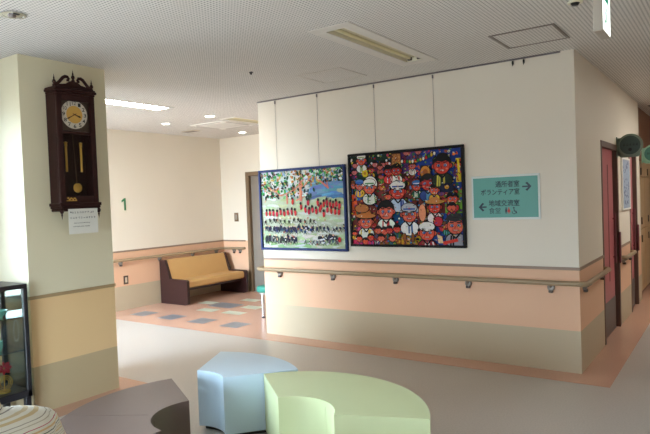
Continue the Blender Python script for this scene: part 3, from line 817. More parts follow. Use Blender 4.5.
def finial(y, z, k=1.0, down=False, x=CX + 0.118):
    s = -1 if down else 1
    bm = NB(); add_lathe(bm, [(r * k, h * k * s) for r, h in ((0, 0), (0.014, 0), (0.015, 0.012), (0.008, 0.02), (0.016, 0.036), (0.012, 0.05), (0.005, 0.058), (0.007, 0.066), (0.004, 0.078), (0, 0.105))], (x, y, z), (0, 0, 1), 14)
    obj('finial', bm, WOOD, ck)
finial(cm, 2.474, 0.9); finial(cy0 + 0.004, 2.424, 0.9); finial(cy1 - 0.004, 2.424, 0.9)
bm = NB()
for g, z0, z1 in ((0.016, 1.53, 1.555), (0.008, 1.512, 1.53), (0.0, 1.49, 1.512)): add_box(bm, CX + 0.001, cF + g * .6, cy0 - g, cy1 + g, z0, z1, 0.004, 1)
obj('plinth', bm, WOOD, ck)
finial(cy0 + 0.004, 1.53, 1.0, True, cF - 0.005); finial(cy1 - 0.004, 1.53, 1.0, True, cF - 0.005)
# dial
fz, fy, fx = 2.226, 2.603, CX + 0.116
bm = NB(); add_box(bm, fx - 0.012, fx, fy - 0.125, fy + 0.125, fz - 0.125, fz + 0.125); dial = obj('dial', bm, mat('dial_plate', (74, 60, 50), 0.4, 0.4, var=0.2, scale=60), ck)
bm = NB(); add_lathe(bm, [(0.066, 0), (0.108, 0), (0.108, 0.004), (0.066, 0.004)], (fx, fy, fz), (1, 0, 0), 48, closed=True)
bm.faces.ensure_lookup_table()
obj('chapter_ring', bm, SILVER, dial)
bm = NB(); add_lathe(bm, [(0, 0), (0.067, 0), (0.067, 0.003), (0, 0.003)], (fx + 0.002, fy, fz), (1, 0, 0), 40); obj('dial_centre', bm, GOLDD, dial)
bm = NB()
for k in range(1, 13):
    a = math.radians(90 - 30 * k); cu, cv = fy + 0.088 * math.cos(a), fz + 0.088 * math.sin(a); w = 0.011 if k < 10 else 0.015
    tb = text_bm(str(k), lambda u, v, h: (fx + 0.0045 + h, u, v), (cu - w, cu + w, cv - 0.014, cv + 0.014), bold=0.015 if k < 10 else 0.0)
    me = bpy.data.meshes.new('n'); tb.to_mesh(me); tb.free(); bm.from_mesh(me); bpy.data.meshes.remove(me)
obj('numerals', bm, BLACK, dial, smooth=False)
HAND = mat('hand_bronze', (70, 44, 24), 0.4, 0.3)
def hand(deg, L, w, x):
    a = math.radians(90 - deg); d = (math.cos(a), math.sin(a)); n = (-d[1], d[0])
    P = [(fy + d[0] * l + n[0] * q, fz + d[1] * l + n[1] * q) for l, q in ((-0.015, w * .6), (L * .55, w), (L * .75, w * 1.7), (L, 0), (L * .75, -w * 1.7), (L * .55, -w), (-0.015, -w * .6))]
    bm = NB(); add_prism(bm, P, lambda u, v, h: (h, u, v), x, x + 0.002); obj('hand', bm, HAND, dial, smooth=False)
hand(110, 0.056, 0.0045, fx + 0.007); hand(240, 0.082, 0.0032, fx + 0.010)
# weights and pendulum
for yy in (2.531, 2.655):
    bm = NB()
    add_tube(bm, [(CX + 0.10, yy, 1.79), (CX + 0.10, yy, 1.985)], 0.0085, 12); add_lathe(bm, [(0, 0), (0.013, 0.004), (0.009, 0.016), (0.014, 0.028), (0, 0.036)], (CX + 0.10, yy, 1.985), (0, 0, 1), 12)
    obj('weight', bm, BRASS, ck)
bm = NB(); add_tube(bm, [(CX + 0.10, 2.59, 2.09), (CX + 0.10, 2.612, 1.70)], 0.004, 8)
pd = obj('pendulum', bm, HAND, ck)
bm = NB(); add_lathe(bm, [(0, -0.006), (0.026, -0.004), (0.037, 0.0), (0.026, 0.005), (0, 0.007)], (CX + 0.10, 2.614, 1.668), (1, 0, 0), 28); obj('bob', bm, BRASS, pd)
bm = NB()                                                             # small gilt flourish low on the door
P = [(cF + 0.001, 2.497 + 0.008 * k, 1.574 + 0.010 * (1 + math.sin(k * 1.9)) * (1.0 if k % 3 else 1.5)) for k in range(10)]
add_tube(bm, P, 0.004, 6); add_tube(bm, [(cF + 0.001, 2.492, 1.570), (cF + 0.001, 2.575, 1.570)], 0.003, 6); obj('gilt_script', bm, BRASS, dr)

# handwritten notice hung from the clock's lower edge
pz0, pz1, py0, py1, pxx = 1.318, 1.508, 2.49, 2.735, cF + 0.016
t = thing('paper_notice', 'white handwritten paper notice taped under the pendulum clock', 'notice', (pxx, (py0 + py1) / 2, pz0))
bm = NB()
cols = 8
A = [[bm.verts.new((pxx + 0.004 * math.sin(i * .7) * (j / 3.0) + d, py0 + (py1 - py0) * i / cols, pz1 - (pz1 - pz0) * j / 3)) for i in range(cols + 1)] for j in range(4) for d in (0,)]
for j in range(3):
    for i in range(cols): bm.faces.new((A[j][i], A[j][i + 1], A[j + 1][i + 1], A[j + 1][i]))
r = bmesh.ops.extrude_face_region(bm, geom=list(bm.faces))
for v in r['geom']:
    if isinstance(v, bmesh.types.BMVert): v.co.x -= 0.0012
obj('sheet', bm, mat('paper', (226, 226, 218), 0.8, var=0.02), t)
bm = NB()
rr = random.Random(5)
for row, (v, s, n, u0) in enumerate(((0.162, 0.0140, 9, 2.522), (0.122, 0.0140, 10, 2.508), (0.082, 0.006, 15, 2.53), (0.056, 0.006, 15, 2.525))):
    for k in range(n):
        u = u0 + k * s * 1.55
        if u > py1 - 0.012: break
        for q in range(3):
            a = rr.uniform(-s * .4, s * .4); b = rr.uniform(-s * .4, s * .4)
            if rr.random() < .5: x0, x1, y0, y1 = u - s * .45, u + s * .45, b - .0009, b + .0009
            else: x0, x1, y0, y1 = u + a - .0009, u + a + .0009, -s * .5, s * .5
            add_box(bm, pxx + 0.0045, pxx + 0.005, x0, x1, pz0 + v + y0, pz0 + v + y1)
add_box(bm, pxx + 0.0045, pxx + 0.005, 2.503, 2.512, pz0 + 0.160, pz0 + 0.170)
obj('handwriting', bm, mat('pencil_grey', (70, 70, 74), 0.7), t, smooth=False)

# ------------------------------------------------------------------ ottomans
def sector(o, a0, a1, r, R, off=0.0, n=26):
    pts = []
    da = lambda q: math.degrees(off / q)
    for i in range(n + 1):
        a = math.radians(a0 + da(R) + (a1 - a0 - 2 * da(R)) * i / n); pts.append((o[0] + (R - off) * math.cos(a), o[1] + (R - off) * math.sin(a)))
    m = max(6, n // 2)
    for i in range(m + 1):
        a = math.radians(a1 - da(r) - (a1 - a0 - 2 * da(r)) * i / m); pts.append((o[0] + (r + off) * math.cos(a), o[1] + (r + off) * math.sin(a)))
    return pts
def ottoman(lab, o, a0, a1, m, seam, ht=0.40, inner=False):
    r, R = 0.25, 0.737
    am = math.radians((a0 + a1) / 2); c = (o[0] + .5 * math.cos(am), o[1] + .5 * math.sin(am), 0)
    t = thing('ottoman', lab, 'ottoman', c, 'curved ottomans in the hall')
    bm = NB(); add_prism(bm, sector(o, a0, a1, r, R), lambda u, v, h: (u, v, h), 0.03, ht)
    es = [e for e in bm.edges if len(e.link_faces) == 2 and e.calc_face_angle(0) > math.radians(40)]
    bmesh.ops.bevel(bm, geom=es, offset=0.032, segments=4, profile=0.55, affect='EDGES', clamp_overlap=True)
    u = obj('upholstery', bm, m, t, ang=50)
    bm = NB(); add_prism(bm, sector(o, a0, a1, r, R, 0.03), lambda a, b, h: (a, b, h), 0.0, 0.032); obj('base', bm, BLACK, t)
    if seam is not None:
        for s in seam:
            a = math.radians(s); d = Vector((math.cos(a), math.sin(a), 0)); O = Vector((o[0], o[1], 0))
            if inner:
                bm = NB(); add_tube(bm, [O + d * (r + .0005) + Vector((0, 0, 0.05)), O + d * (r + .0005) + Vector((0, 0, ht - .034))], 0.0035, 8); obj('seam', bm, m, u); continue
            bm = NB(); add_tube(bm, [O + d * (r - .0005) + Vector((0, 0, 0.05)), O + d * (r - .0005) + Vector((0, 0, ht - .034)), O + d * (r + .032) + Vector((0, 0, ht - .0005)), O + d * (R - .032) + Vector((0, 0, ht - .0005)), O + d * (R + .0005) + Vector((0, 0, ht - .034)), O + d * (R + .0005) + Vector((0, 0, .05))], 0.0016, 6)
            obj('seam', bm, m, u)
    return t
V_GREEN = mat('vinyl_green', (206, 214, 166), 0.36, var=0.02, scale=5, bump=0.05, bscale=500)
V_BLUE = mat('vinyl_blue', (204, 225, 240), 0.36, var=0.02, scale=5, bump=0.05, bscale=500)
V_BROWN = mat('vinyl_brown', (92, 73, 67), 0.4, var=0.05, scale=5, bump=0.08, bscale=500)
V_IVORY = mat('vinyl_ivory', (206, 196, 176), 0.4, var=0.02, scale=5)
ottoman('pale green curved ottoman, the one overlapping the light blue ottoman', (-1.936, 2.351), 22, 140.5, V_GREEN, (72,), inner=True)
ottoman('light blue wedge-shaped ottoman behind the pale green one', (-2.842, 2.440), 50, 116.5, V_BLUE, None)
ottoman('dark brown curved ottoman beside the foot of the clock pillar', (-2.325, 2.104), 151, 269, V_BROWN, (211,))

# ------------------------------------------------------------------ bench in the lobby
BW = mat('bench_mahogany', (46, 21, 20), 0.35, var=0.12, scale=10); BV = mat('bench_vinyl', (200, 158, 100), 0.4, var=0.04, scale=6)
bt = thing('bench', 'tan cushioned bench with dark wooden ends against the far lobby wall', 'bench', (-7.05, 6.66, 0))
def endp(y0, y1):
    P = [(-7.335, 0.0), (-6.80, 0.0), (-6.735, 0.02), (-6.735, 0.365), (-6.76, 0.38), (-7.12, 0.385), (-7.215, 0.655), (-7.235, 0.67), (-7.33, 0.67), (-7.34, 0.655)]
    bm = NB(); add_prism(bm, P, lambda u, v, h: (u, h, v), y0, y1); sharp_bevel(bm, 0.006, 2, 20); obj('end_panel', bm, BW, bt)
endp(5.95, 6.0); endp(7.24, 7.29)
bm = NB(); P = [(-7.2, 0.25), (-6.80, 0.25), (-6.775, 0.275), (-6.775, 0.34), (-6.80, 0.365), (-7.2, 0.36)]
add_prism(bm, P, lambda u, v, h: (u, h, v), 6.0, 7.24); sharp_bevel(bm, 0.012, 2, 20); obj('seat', bm, BV, bt)
bm = NB(); P = [(-7.20, 0.355), (-7.13, 0.355), (-7.225, 0.66), (-7.25, 0.675), (-7.30, 0.66)]
add_prism(bm, P, lambda u, v, h: (u, h, v), 6.0, 7.24); sharp_bevel(bm, 0.012, 2, 20); obj('backrest', bm, BV, bt)
bm = NB(); add_box(bm, -7.19, -6.86, 6.0, 7.24, 0.205, 0.25, 0.004, 1); obj('seat_frame', bm, BW, bt)

# teal stool behind the corner
st = thing('stool', 'teal cushioned stool with chrome legs behind the left end of the picture wall', 'stool', (-4.86, 5.9, 0))
sx0, sx1, sy0, sy1 = -5.12, -4.56, 5.68, 6.10
bm = NB(); add_box(bm, sx0, sx1, sy0, sy1, 0.335, 0.425, 0.03, 4); obj('seat', bm, mat('vinyl_teal', (36, 116, 100), 0.4, var=0.04), st)
bm = NB(); add_box(bm, sx0 + 0.03, sx1 - 0.03, sy0 + 0.03, sy1 - 0.03, 0.31, 0.337); obj('seat_frame', bm, CHROME, st)
for x in (sx0 + 0.06, sx1 - 0.06):
    for y in (sy0 + 0.06, sy1 - 0.06):
        bm = NB(); add_tube(bm, [(x, y, 0.015), (x, y, 0.315)], 0.018, 12); lg = obj('leg', bm, CHROME, st)
        bm = NB(); add_lathe(bm, [(0, 0), (0.023, 0), (0.022, 0.02), (0, 0.02)], (x, y, 0), (0, 0, 1), 12); obj('rubber_foot', bm, BLACK, lg)

# ------------------------------------------------------------------ glass cabinet at the left edge
KX0, KX1, KY0, KY1, KZ0, KZ1 = -4.53, -4.175, 1.30, 2.20, 0.20, 0.985
CABF = mat('cabinet_black', (30, 28, 34), 0.35, var=0.1)
cb = thing('display_cabinet', 'black-framed glass display cabinet standing against the clock pillar', 'cabinet', ((KX0 + KX1) / 2, (KY0 + KY1) / 2, 0))
bm = NB(); p = 0.032
for x in (KX0, KX1 - p):
    for y in (KY0, KY1 - p): add_box(bm, x, x + p, y, y + p, KZ0 - 0.03, KZ1 - 0.03, 0.003, 1)
for z0, z1 in ((KZ1 - 0.032, KZ1), (KZ0 - 0.03, KZ0 + 0.022)): add_box(bm, KX0, KX1, KY0, KY1, z0, z1, 0.004, 1)
obj('body', bm, CABF, cb)
bm = NB()
for x in (KX0 + 0.01, KX1 - 0.05):
    for y in (KY0 + 0.01, KY1 - 0.05): add_box(bm, x, x + 0.04, y, y + 0.04, 0.0, KZ0 - 0.028, 0.003, 1)
lg = None
bm.free()
for x in (KX0 + 0.006, KX1 - 0.046):
    for y in (KY0 + 0.006, KY1 - 0.046):
        bm = NB(); add_box(bm, x, x + 0.04, y, y + 0.04, 0.0, KZ0 - 0.028, 0.003, 1); obj('leg', bm, CABF, cb)
CG = glass('cabinet_glass', (246, 251, 249), 0.10)
for nm, a in (('glass_side', (KX0 + p, KX1 - p, KY1 - 0.018, KY1 - 0.013)), ('glass_side', (KX0 + p, KX1 - p, KY0 + 0.013, KY0 + 0.018)), ('glass_front', (KX1 - 0.018, KX1 - 0.013, KY0 + p, KY1 - p)), ('glass_back', (KX0 + 0.013, KX0 + 0.018, KY0 + p, KY1 - p))):
    bm = NB(); add_box(bm, a[0], a[1], a[2], a[3], KZ0 + 0.022, KZ1 - 0.032); obj(nm, bm, CG, cb, smooth=False)
SHG = glass('shelf_glass', (208, 238, 228), 0.25)
for z in (0.505, 0.745):
    bm = NB(); add_box(bm, KX0 + 0.02, KX1 - 0.022, KY0 + 0.02, KY1 - 0.02, z, z + 0.008); obj('shelf', bm, SHG, cb, smooth=False)
for z in (0.485, 0.725):
    for x in (KX0 + 0.045, KX1 - 0.05):
        bm = NB(); add_tube(bm, [(x, KY1 - 0.019, z + 0.014), (x, KY1 - 0.045, z + 0.014)], 0.005, 8); obj('shelf_peg', bm, CHROME, cb)
# what it holds
def onshelf(name, lab, cat, x, y, z, prof, m, axis=(0, 0, 1), n=20):
    bm = NB(); add_lathe(bm, prof, (0, 0, 0), axis, n)
    o = obj(name, bm, m); o.location = (x, y, z); o['label'] = lab; o['category'] = cat; return o
JADE = mat('jade_glaze', (120, 186, 170), 0.2)
onshelf('bowl', 'pale jade glazed bowl on the top glass shelf of the cabinet', 'bowl', -4.29, 2.04, 0.7535, [(0, 0), (0.03, 0), (0.03, 0.006), (0.055, 0.03), (0.066, 0.055), (0.062, 0.055), (0.05, 0.03), (0, 0.012)], JADE)
onshelf('cup', 'small jade cup on the middle glass shelf of the cabinet', 'cup', -4.30, 2.03, 0.5135, [(0, 0), (0.025, 0), (0.036, 0.04), (0.038, 0.075), (0.034, 0.075), (0.03, 0.02), (0, 0.01)], JADE)
rb = thing('ribbon_rosette', 'red ribbon rosette with gold wire standing on the cabinet floor', 'ornament', (-4.27, 2.05, KZ0 + 0.023))
bm = NB()
zc = KZ0 + 0.20
for k in range(7):
    a = k * 2 * PI / 7; d = Vector((0.3, math.cos(a), math.sin(a))).normalized()
    add_tube(bm, [Vector((-4.26, 2.05, zc)) + d * 0.008, Vector((-4.26, 2.05, zc)) + d * 0.032, Vector((-4.26, 2.05, zc)) + d * 0.05], [0.006, 0.016, 0.004], 8, flat=0.6)
obj('ribbon', bm, mat('ribbon_red', (190, 26, 48), 0.5), rb)
bm = NB(); add_tube(bm, [(-4.27, 2.05, KZ0 + 0.035), (-4.275, 2.055, KZ0 + 0.1), (-4.265, 2.05, zc)], 0.004, 8)
for q in range(3):
    add_tube(bm, [(-4.262, 2.05 + (0.03 + 0.012 * q) * math.cos(a * PI / 8), KZ0 + 0.09 + (0.03 + 0.012 * q) * math.sin(a * PI / 8)) for a in range(17)], 0.003, 6, caps=False)
add_lathe(bm, [(0, 0), (0.04, 0), (0.04, 0.012), (0, 0.014)], (-4.27, 2.05, KZ0 + 0.0235), (0, 0, 1), 20)
obj('gold_wire', bm, BRASS, rb)
nk = thing('bead_string', 'string of grey beads hanging inside the cabinet below the top shelf', 'beads', (-4.225, 2.11, 0.5))
bm = NB()
for k in range(22):
    a = k * 2 * PI / 22
    add_lathe(bm, [(0, -0.005), (0.005, 0), (0, 0.005)], (-4.215, 2.125 + 0.018 * math.cos(a), 0.655 + 0.075 * math.sin(a)), (0, 0, 1), 8)
obj('beads', bm, mat('bead_grey', (150, 140, 130), 0.3), nk)
bm = NB(); add_tube(bm, [(-4.215, 2.125, 0.728), (-4.215, 2.125, 0.745)], 0.0015, 6); obj('thread', bm, BLACK, nk)
bx = thing('desk_ornament', 'small black object on top of the glass cabinet', 'ornament', (-4.33, 1.99, KZ1))
bm = NB(); add_box(bm, -4.37, -4.29, 1.93, 2.035, KZ1, KZ1 + 0.012, 0.003, 1); obj('base', bm, BLACK, bx)
bm = NB(); add_box(bm, -4.345, -4.315, 1.945, 2.02, KZ1 + 0.012, KZ1 + 0.075, 0.008, 2); obj('body', bm, mat('ornament_plum', (52, 34, 52), 0.4), bx)

# ------------------------------------------------------------------ ceiling fittings
TUBE_OFF = mat('tube_off', (226, 216, 176), 0.4, var=0.02); TRAY = mat('tray_enamel', (232, 226, 204), 0.45, var=0.03)
def troffer(T, lab, lit, strength=0.0, flange=0.035, fmat=WHITE):
    x0, x1, y0, y1 = T
    t = thing('ceiling_light', lab, 'ceiling light', ((x0 + x1) / 2, (y0 + y1) / 2, H))
    bm = NB(); d = 0.06; k = 0.006
    for a in ((x0 - flange, x1 + flange, y0 - flange, y0 + 0.006), (x0 - flange, x1 + flange, y1 - 0.006, y1 + flange), (x0 - flange, x0 + 0.006, y0 + 0.006, y1 - 0.006), (x1 - 0.006, x1 + flange, y0 + 0.006, y1 - 0.006)):
        add_box(bm, a[0], a[1], a[2], a[3], H - k, H - 0.0005, 0.002, 1)
    obj('trim_frame', bm, fmat, t)
    bm = NB()
    add_box(bm, x0, x1, y0, y1, H + d, H + d + 0.004)
    for a in ((x0, x0 + 0.004, y0, y1), (x1 - 0.004, x1, y0, y1), (x0, x1, y0, y0 + 0.004), (x0, x1, y1 - 0.004, y1)): add_box(bm, a[0], a[1], a[2], a[3], H, H + d)
    obj('tray', bm, TRAY, t)
    xs = ((x0 + x1) / 2 - 0.042, (x0 + x1) / 2 + 0.042) if not lit else ()
    for x in xs:
        bm = NB(); add_tube(bm, [(x, y0 + 0.03, H + 0.026), (x, y1 - 0.03, H + 0.026)], 0.014, 12); tb = obj('tube', bm, TUBE_OFF, t)
        for y in (y0 + 0.012, y1 - 0.03):
            bm = NB(); add_box(bm, x - 0.016, x + 0.016, y, y + 0.018, H + 0.006, H + 0.06); obj('lamp_holder', bm, DARKBR, tb)
    if not lit:
        bm = NB(); add_prism(bm, [(-0.022, 0.058), (0.022, 0.058), (0.0, 0.018)], lambda u, v, h: ((x0 + x1) / 2 + u, h, H + v), y0 + 0.03, y1 - 0.03); obj('reflector', bm, TRAY, t)
    else:
        bm = NB(); add_box(bm, x0 + 0.006, x1 - 0.006, y0 + 0.006, y1 - 0.006, H - 0.004, H + 0.004); obj('diffuser', bm, emit('lit_diffuser_%d' % int(strength), (255, 250, 240), strength), t, smooth=False)
    return t
LIT_LOBBY, LIT_CORR, LIT_DOWN = 26.0, 30.0, 9.0
troffer(T1, 'unlit recessed twin-tube ceiling light in front of the painted crowd picture', False, flange=0.085, fmat=CEILP)
troffer(T2, 'bright lit fluorescent strip on the lobby ceiling beside the clock pillar', True, LIT_LOBBY)
troffer(T3, 'unlit recessed twin-tube light far back on the lobby ceiling', False)
troffer(T4, 'lit fluorescent strip over the corridor', True, LIT_CORR)
HF = mat('hatch_aluminium', (128, 118, 112), 0.45, 0.5)
def hatch(x0, x1, y0, y1, lab, m=HF):
    t = thing('ceiling_hatch', lab, 'ceiling hatch', ((x0 + x1) / 2, (y0 + y1) / 2, H), 'ceiling access hatches')
    bm = NB(); w = 0.022
    for a in ((x0, x1, y0, y0 + w), (x0, x1, y1 - w, y1), (x0, x0 + w, y0 + w, y1 - w), (x1 - w, x1, y0 + w, y1 - w)): add_box(bm, a[0], a[1], a[2], a[3], H - 0.005, H - 0.0005, 0.001, 1)
    obj('frame', bm, m, t)
    bm = NB(); add_box(bm, x0 + w + 0.002, x1 - w - 0.002, y0 + w + 0.002, y1 - w - 0.002, H - 0.003, H - 0.0005); obj('panel', bm, CEIL, t, smooth=False)
hatch(-1.45, -0.99, 4.21, 4.68, 'square ceiling hatch with grey metal frame nearest the exit sign')
hatch(-3.27, -2.78, 4.28, 4.73, 'square ceiling hatch with pale frame above the park painting', mat('hatch_pale', (206, 200, 193), 0.5, 0.2))
def downlight(x, y, r, lab, lit):
    t = thing('downlight', lab, 'downlight', (x, y, H), 'round recessed downlights')
    bm = NB(); add_lathe(bm, [(r * .82, 0), (r, 0), (r, 0.006), (r * .82, 0.008)], (x, y, H - 0.008), (0, 0, 1), 28, closed=True); obj('ring', bm, WHITE if lit else CHROME, t)
    bm = NB()
    if lit:
        add_lathe(bm, [(0, 0), (r * .84, 0), (r * .84, 0.003), (0, 0.003)], (x, y, H - 0.0055), (0, 0, 1), 24); obj('lens', bm, emit('downlight_lens', (255, 250, 238), LIT_DOWN), t)
    else:
        add_lathe(bm, [(r * .84, -0.003), (r * .7, 0.0), (r * .35, 0.0015), (0, 0.002)], (x, y, H - 0.0035), (0, 0, 1), 24); obj('reflector', bm, CHROME, t)
        bm = NB(); add_lathe(bm, [(0, -0.016), (0.018, -0.013), (0.026, 0), (0.0, 0.002)], (x - r * .2, y, H - 0.004), (0, 0, 1), 16); obj('lamp', bm, mat('lamp_glass', (150, 140, 138), 0.15, 0.6), t)
        bm = NB(); add_box(bm, x + r * .25, x + r * .55, y - 0.02, y + 0.02, H - 0.010, H - 0.004, 0.002, 1); obj('clip', bm, BLACK, t)
downlight(-5.53, 5.395, 0.075, 'lit round downlight on the lobby ceiling, nearest of three', True)
downlight(-6.46, 7.0, 0.07, 'lit round downlight on the lobby ceiling nearest the steel door', True)
downlight(-6.42, 5.42, 0.065, 'lit round downlight on the lobby ceiling above the bench, left of the others', True)
downlight(-3.405, 1.795, 0.07, 'unlit mirrored round downlight on the ceiling in front of the clock pillar', False)
# air-conditioning cassette
ac = thing('air_conditioner', 'white square air conditioning cassette on the lobby ceiling', 'air conditioner', (-6.03, 6.13, H))
bm = NB(); add_box(bm, -6.36, -5.70, 5.80, 6.46, H - 0.012, H - 0.0005, 0.004, 2); obj('panel', bm, WHITE, ac)
for a in ((-6.26, -5.80, 5.82, 5.85), (-6.26, -5.80, 6.41, 6.44), (-6.34, -6.31, 5.90, 6.36), (-5.75, -5.72, 5.90, 6.36)):
    bm = NB(); add_box(bm, a[0], a[1], a[2], a[3], H - 0.015, H - 0.011, 0.001, 1); obj('vent_slot', bm, mat('ac_slot', (176, 172, 168), 0.5), ac)
bm = NB()
for k in range(9): add_box(bm, -6.25 + 0.055 * k, -6.23 + 0.055 * k, 5.93, 6.33, H - 0.016, H - 0.011)
obj('grille', bm, mat('grille_grey', (222, 220, 216), 0.5), ac, smooth=False)
sp = thing('ceiling_vent', 'small beige rectangular vent on the lobby ceiling over the bench', 'vent', (-6.85, 6.27, H))
bm = NB(); add_box(bm, -7.0, -6.72, 6.2, 6.34, H - 0.008, H - 0.0005, 0.002, 1); obj('frame', bm, mat('vent_beige', (200, 186, 164), 0.5), sp)
for k in range(4):
    bm = NB(); add_box(bm, -6.98, -6.74, 6.217 + 0.03 * k, 6.229 + 0.03 * k, H - 0.011, H - 0.007); obj('slat', bm, GREYM, sp, smooth=False)
def sensor(x, y, r, lab, m, group=None):
    t = thing('ceiling_sensor', lab, 'sensor', (x, y, H))
    bm = NB(); add_lathe(bm, [(0, -0.005), (r, -0.005), (r * .95, -0.012), (0, -0.012)], (x, y, H + 0.0045), (0, 0, 1), 20); obj('collar', bm, m, t)
    bm = NB(); add_lathe(bm, [(0, -0.026), (r * .4, -0.022), (r * .6, -0.008), (0, -0.007)], (x, y, H), (0, 0, 1), 16); obj('dome', bm, BLACK, t)
sensor(-3.448, 3.878, 0.018, 'tiny black sensor on the ceiling between the clock and the paintings', BLACK)
sensor(-0.778, 3.836, 0.045, 'small pale ceiling sensor with a black dome left of the exit sign', mat('sensor_cream', (226, 220, 196), 0.4))
sensor(-0.93, 9.3, 0.05, 'black-domed sensor on the corridor ceiling near the wooden lockers', DARKBR)

# exit sign
ES = thing('exit_sign', 'hanging lit exit sign with a green arrow on white, upper right ceiling', 'exit sign', (-0.57, 3.42, 2.33))
ex0, ex1, ey0, ey1, ez0, ez1 = -0.600, -0.553, 3.38, 3.60, 2.335, 2.585
bm = NB(); add_box(bm, ex0, ex1, ey0, ey1, ez0, ez1, 0.004, 1); obj('housing', bm, mat('exit_housing', (176, 168, 156), 0.5), ES)
bm = NB(); add_box(bm, ex1 - 0.002, ex1 + 0.003, ey0 + 0.006, ey1 - 0.006, ez0 + 0.008, ez1 - 0.008, 0.001, 1); fc = obj('face', bm, emit('exit_face', (244, 250, 246), 1.2), ES, smooth=False)
def ex3(u, v, h): return (ex1 + 0.003 + h, ey0 + u, ez0 + v)
bm = NB()
add_prism(bm, [(0.03, 0.165), (0.12, 0.165), (0.12, 0.145), (0.165, 0.185), (0.12, 0.225), (0.12, 0.2), (0.03, 0.2)], ex3, 0, 0.001)
add_prism(bm, [(0.09 + 0.013 * math.cos(a * PI / 5), 0.125 + 0.013 * math.sin(a * PI / 5)) for a in range(10)], ex3, 0, 0.001)
add_prism(bm, [(0.065, 0.11), (0.10, 0.11), (0.095, 0.07), (0.125, 0.04), (0.115, 0.033), (0.082, 0.065), (0.05, 0.04), (0.04, 0.047), (0.072, 0.075)], ex3, 0, 0.0009)
obj('green_pictogram', bm, emit('exit_green', (30, 150, 120), 0.35), fc, smooth=False)
bm = NB(); add_box(bm, -0.592, -0.561, 3.44, 3.54, ez1 - 0.001, H, 0.002, 1); obj('mount', bm, mat('exit_housing', (176, 168, 156)), ES)

# ------------------------------------------------------------------ corridor details
nb = thing('notice_board', 'blue-grey poster in a white frame on the wall between the rose doors', 'notice board', (XW, 7.62, 1.255))
bm = NB()
by0, by1, bz0, bz1 = 7.30, 7.88, 1.26, 1.86
for a in ((by0, by1, bz0, bz0 + 0.02), (by0, by1, bz1 - 0.02, bz1), (by0, by0 + 0.03, bz0 + 0.02, bz1 - 0.02), (by1 - 0.02, by1, bz0 + 0.02, bz1 - 0.02)): add_box(bm, XW + 0.001, XW + 0.02, a[0], a[1], a[2], a[3], 0.002, 1)
obj('frame', bm, WHITE, nb)
bm = NB(); add_box(bm, XW + 0.001, XW + 0.012, by0 + 0.02, by1 - 0.015, bz0 + 0.015, bz1 - 0.015); bd = obj('poster', bm, mat('poster_blue', (150, 162, 182), 0.6, var=0.06), nb, smooth=False)
bm = NB(); r2 = random.Random(3)
for k in range(46):
    y = r2.uniform(by0 + 0.06, by1 - 0.08); z = r2.uniform(bz0 + 0.05, bz1 - 0.06)
    add_box(bm, XW + 0.0118, XW + 0.0126, y, y + r2.uniform(.02, .06), z, z + r2.uniform(.008, .03))
obj('print', bm, mat('poster_print', (92, 96, 124), 0.6), bd, smooth=False)

SG = mat('sign_dark_green', (120, 136, 118), 0.4); SG2 = mat('sign_deep_green', (56, 76, 68), 0.35); SG3 = mat('sign_mint', (150, 190, 164), 0.4)
def projecting(y, lab, plate_m, disc_m):
    t = thing('projecting_sign', lab, 'sign', (XW, y, 1.955), 'round projecting room signs')
    x = XW + 0.135; z = 1.957
    bm = NB(); add_box(bm, XW + 0.001, XW + 0.012, y - 0.03, y + 0.03, z - 0.11, z + 0.11, 0.003, 1); add_box(bm, XW + 0.012, XW + 0.045, y - 0.012, y + 0.012, z - 0.095, z + 0.095, 0.003, 1)
    obj('bracket', bm, plate_m, t)
    bm = NB(); q = 0.105
    P = []
    for (sx, sz) in ((1, 1), (-1, 1), (-1, -1), (1, -1)):
        a0 = {(1, 1): 0, (-1, 1): 90, (-1, -1): 180, (1, -1): 270}[(sx, sz)]
        for k in range(6):
            a = math.radians(a0 + 18 * k); P.append((x - 0.01 + sx * (q - 0.035) + 0.035 * math.cos(a), z - 0.01 + sz * (q - 0.035) + 0.035 * math.sin(a)))
    add_prism(bm, P, lambda u, v, h: (u, h, v), y - 0.012, y + 0.012); obj('plate', bm, plate_m, t)
    bm = NB(); add_lathe(bm, [(0, -0.005), (0.122, -0.005), (0.122, 0.022), (0.108, 0.026), (0, 0.026)], (x, y, z + 0.012), (0, -1, 0), 40); dd = obj('rim', bm, plate_m, t)
    bm = NB(); add_lathe(bm, [(0, 0.02), (0.10, 0.02), (0.10, 0.0275), (0, 0.028)], (x, y, z + 0.012), (0, -1, 0), 40); obj('disc', bm, disc_m, dd)
    bm = NB(); r3 = random.Random(2)
    for k in range(5):
        u = x - 0.06 + 0.03 * k
        for s in range(3):
            if s % 2: add_box(bm, u - 0.011, u + 0.011, y - 0.0292, y - 0.0285, z + 0.012 + 0.012 * s - 0.012, z + 0.015 + 0.012 * s - 0.012)
            else: add_box(bm, u - 0.002 + 0.005 * s, u + 0.002 + 0.005 * s, y - 0.0292, y - 0.0285, z + 0.002, z + 0.032)
    add_lathe(bm, [(0, 0.0282), (0.018, 0.0282), (0.018, 0.029), (0, 0.029)], (x, y, z - 0.035), (0, -1, 0), 16)
    obj('lettering', bm, mat('sign_black', (16, 22, 22), 0.4), dd, smooth=False)
projecting(7.06, 'dark green round projecting sign beside the nearer rose door', SG, SG2)
projecting(9.15, 'mint green round projecting sign farther along the corridor, by the lockers', SG3, mat('sign_sea', (66, 116, 104), 0.4))

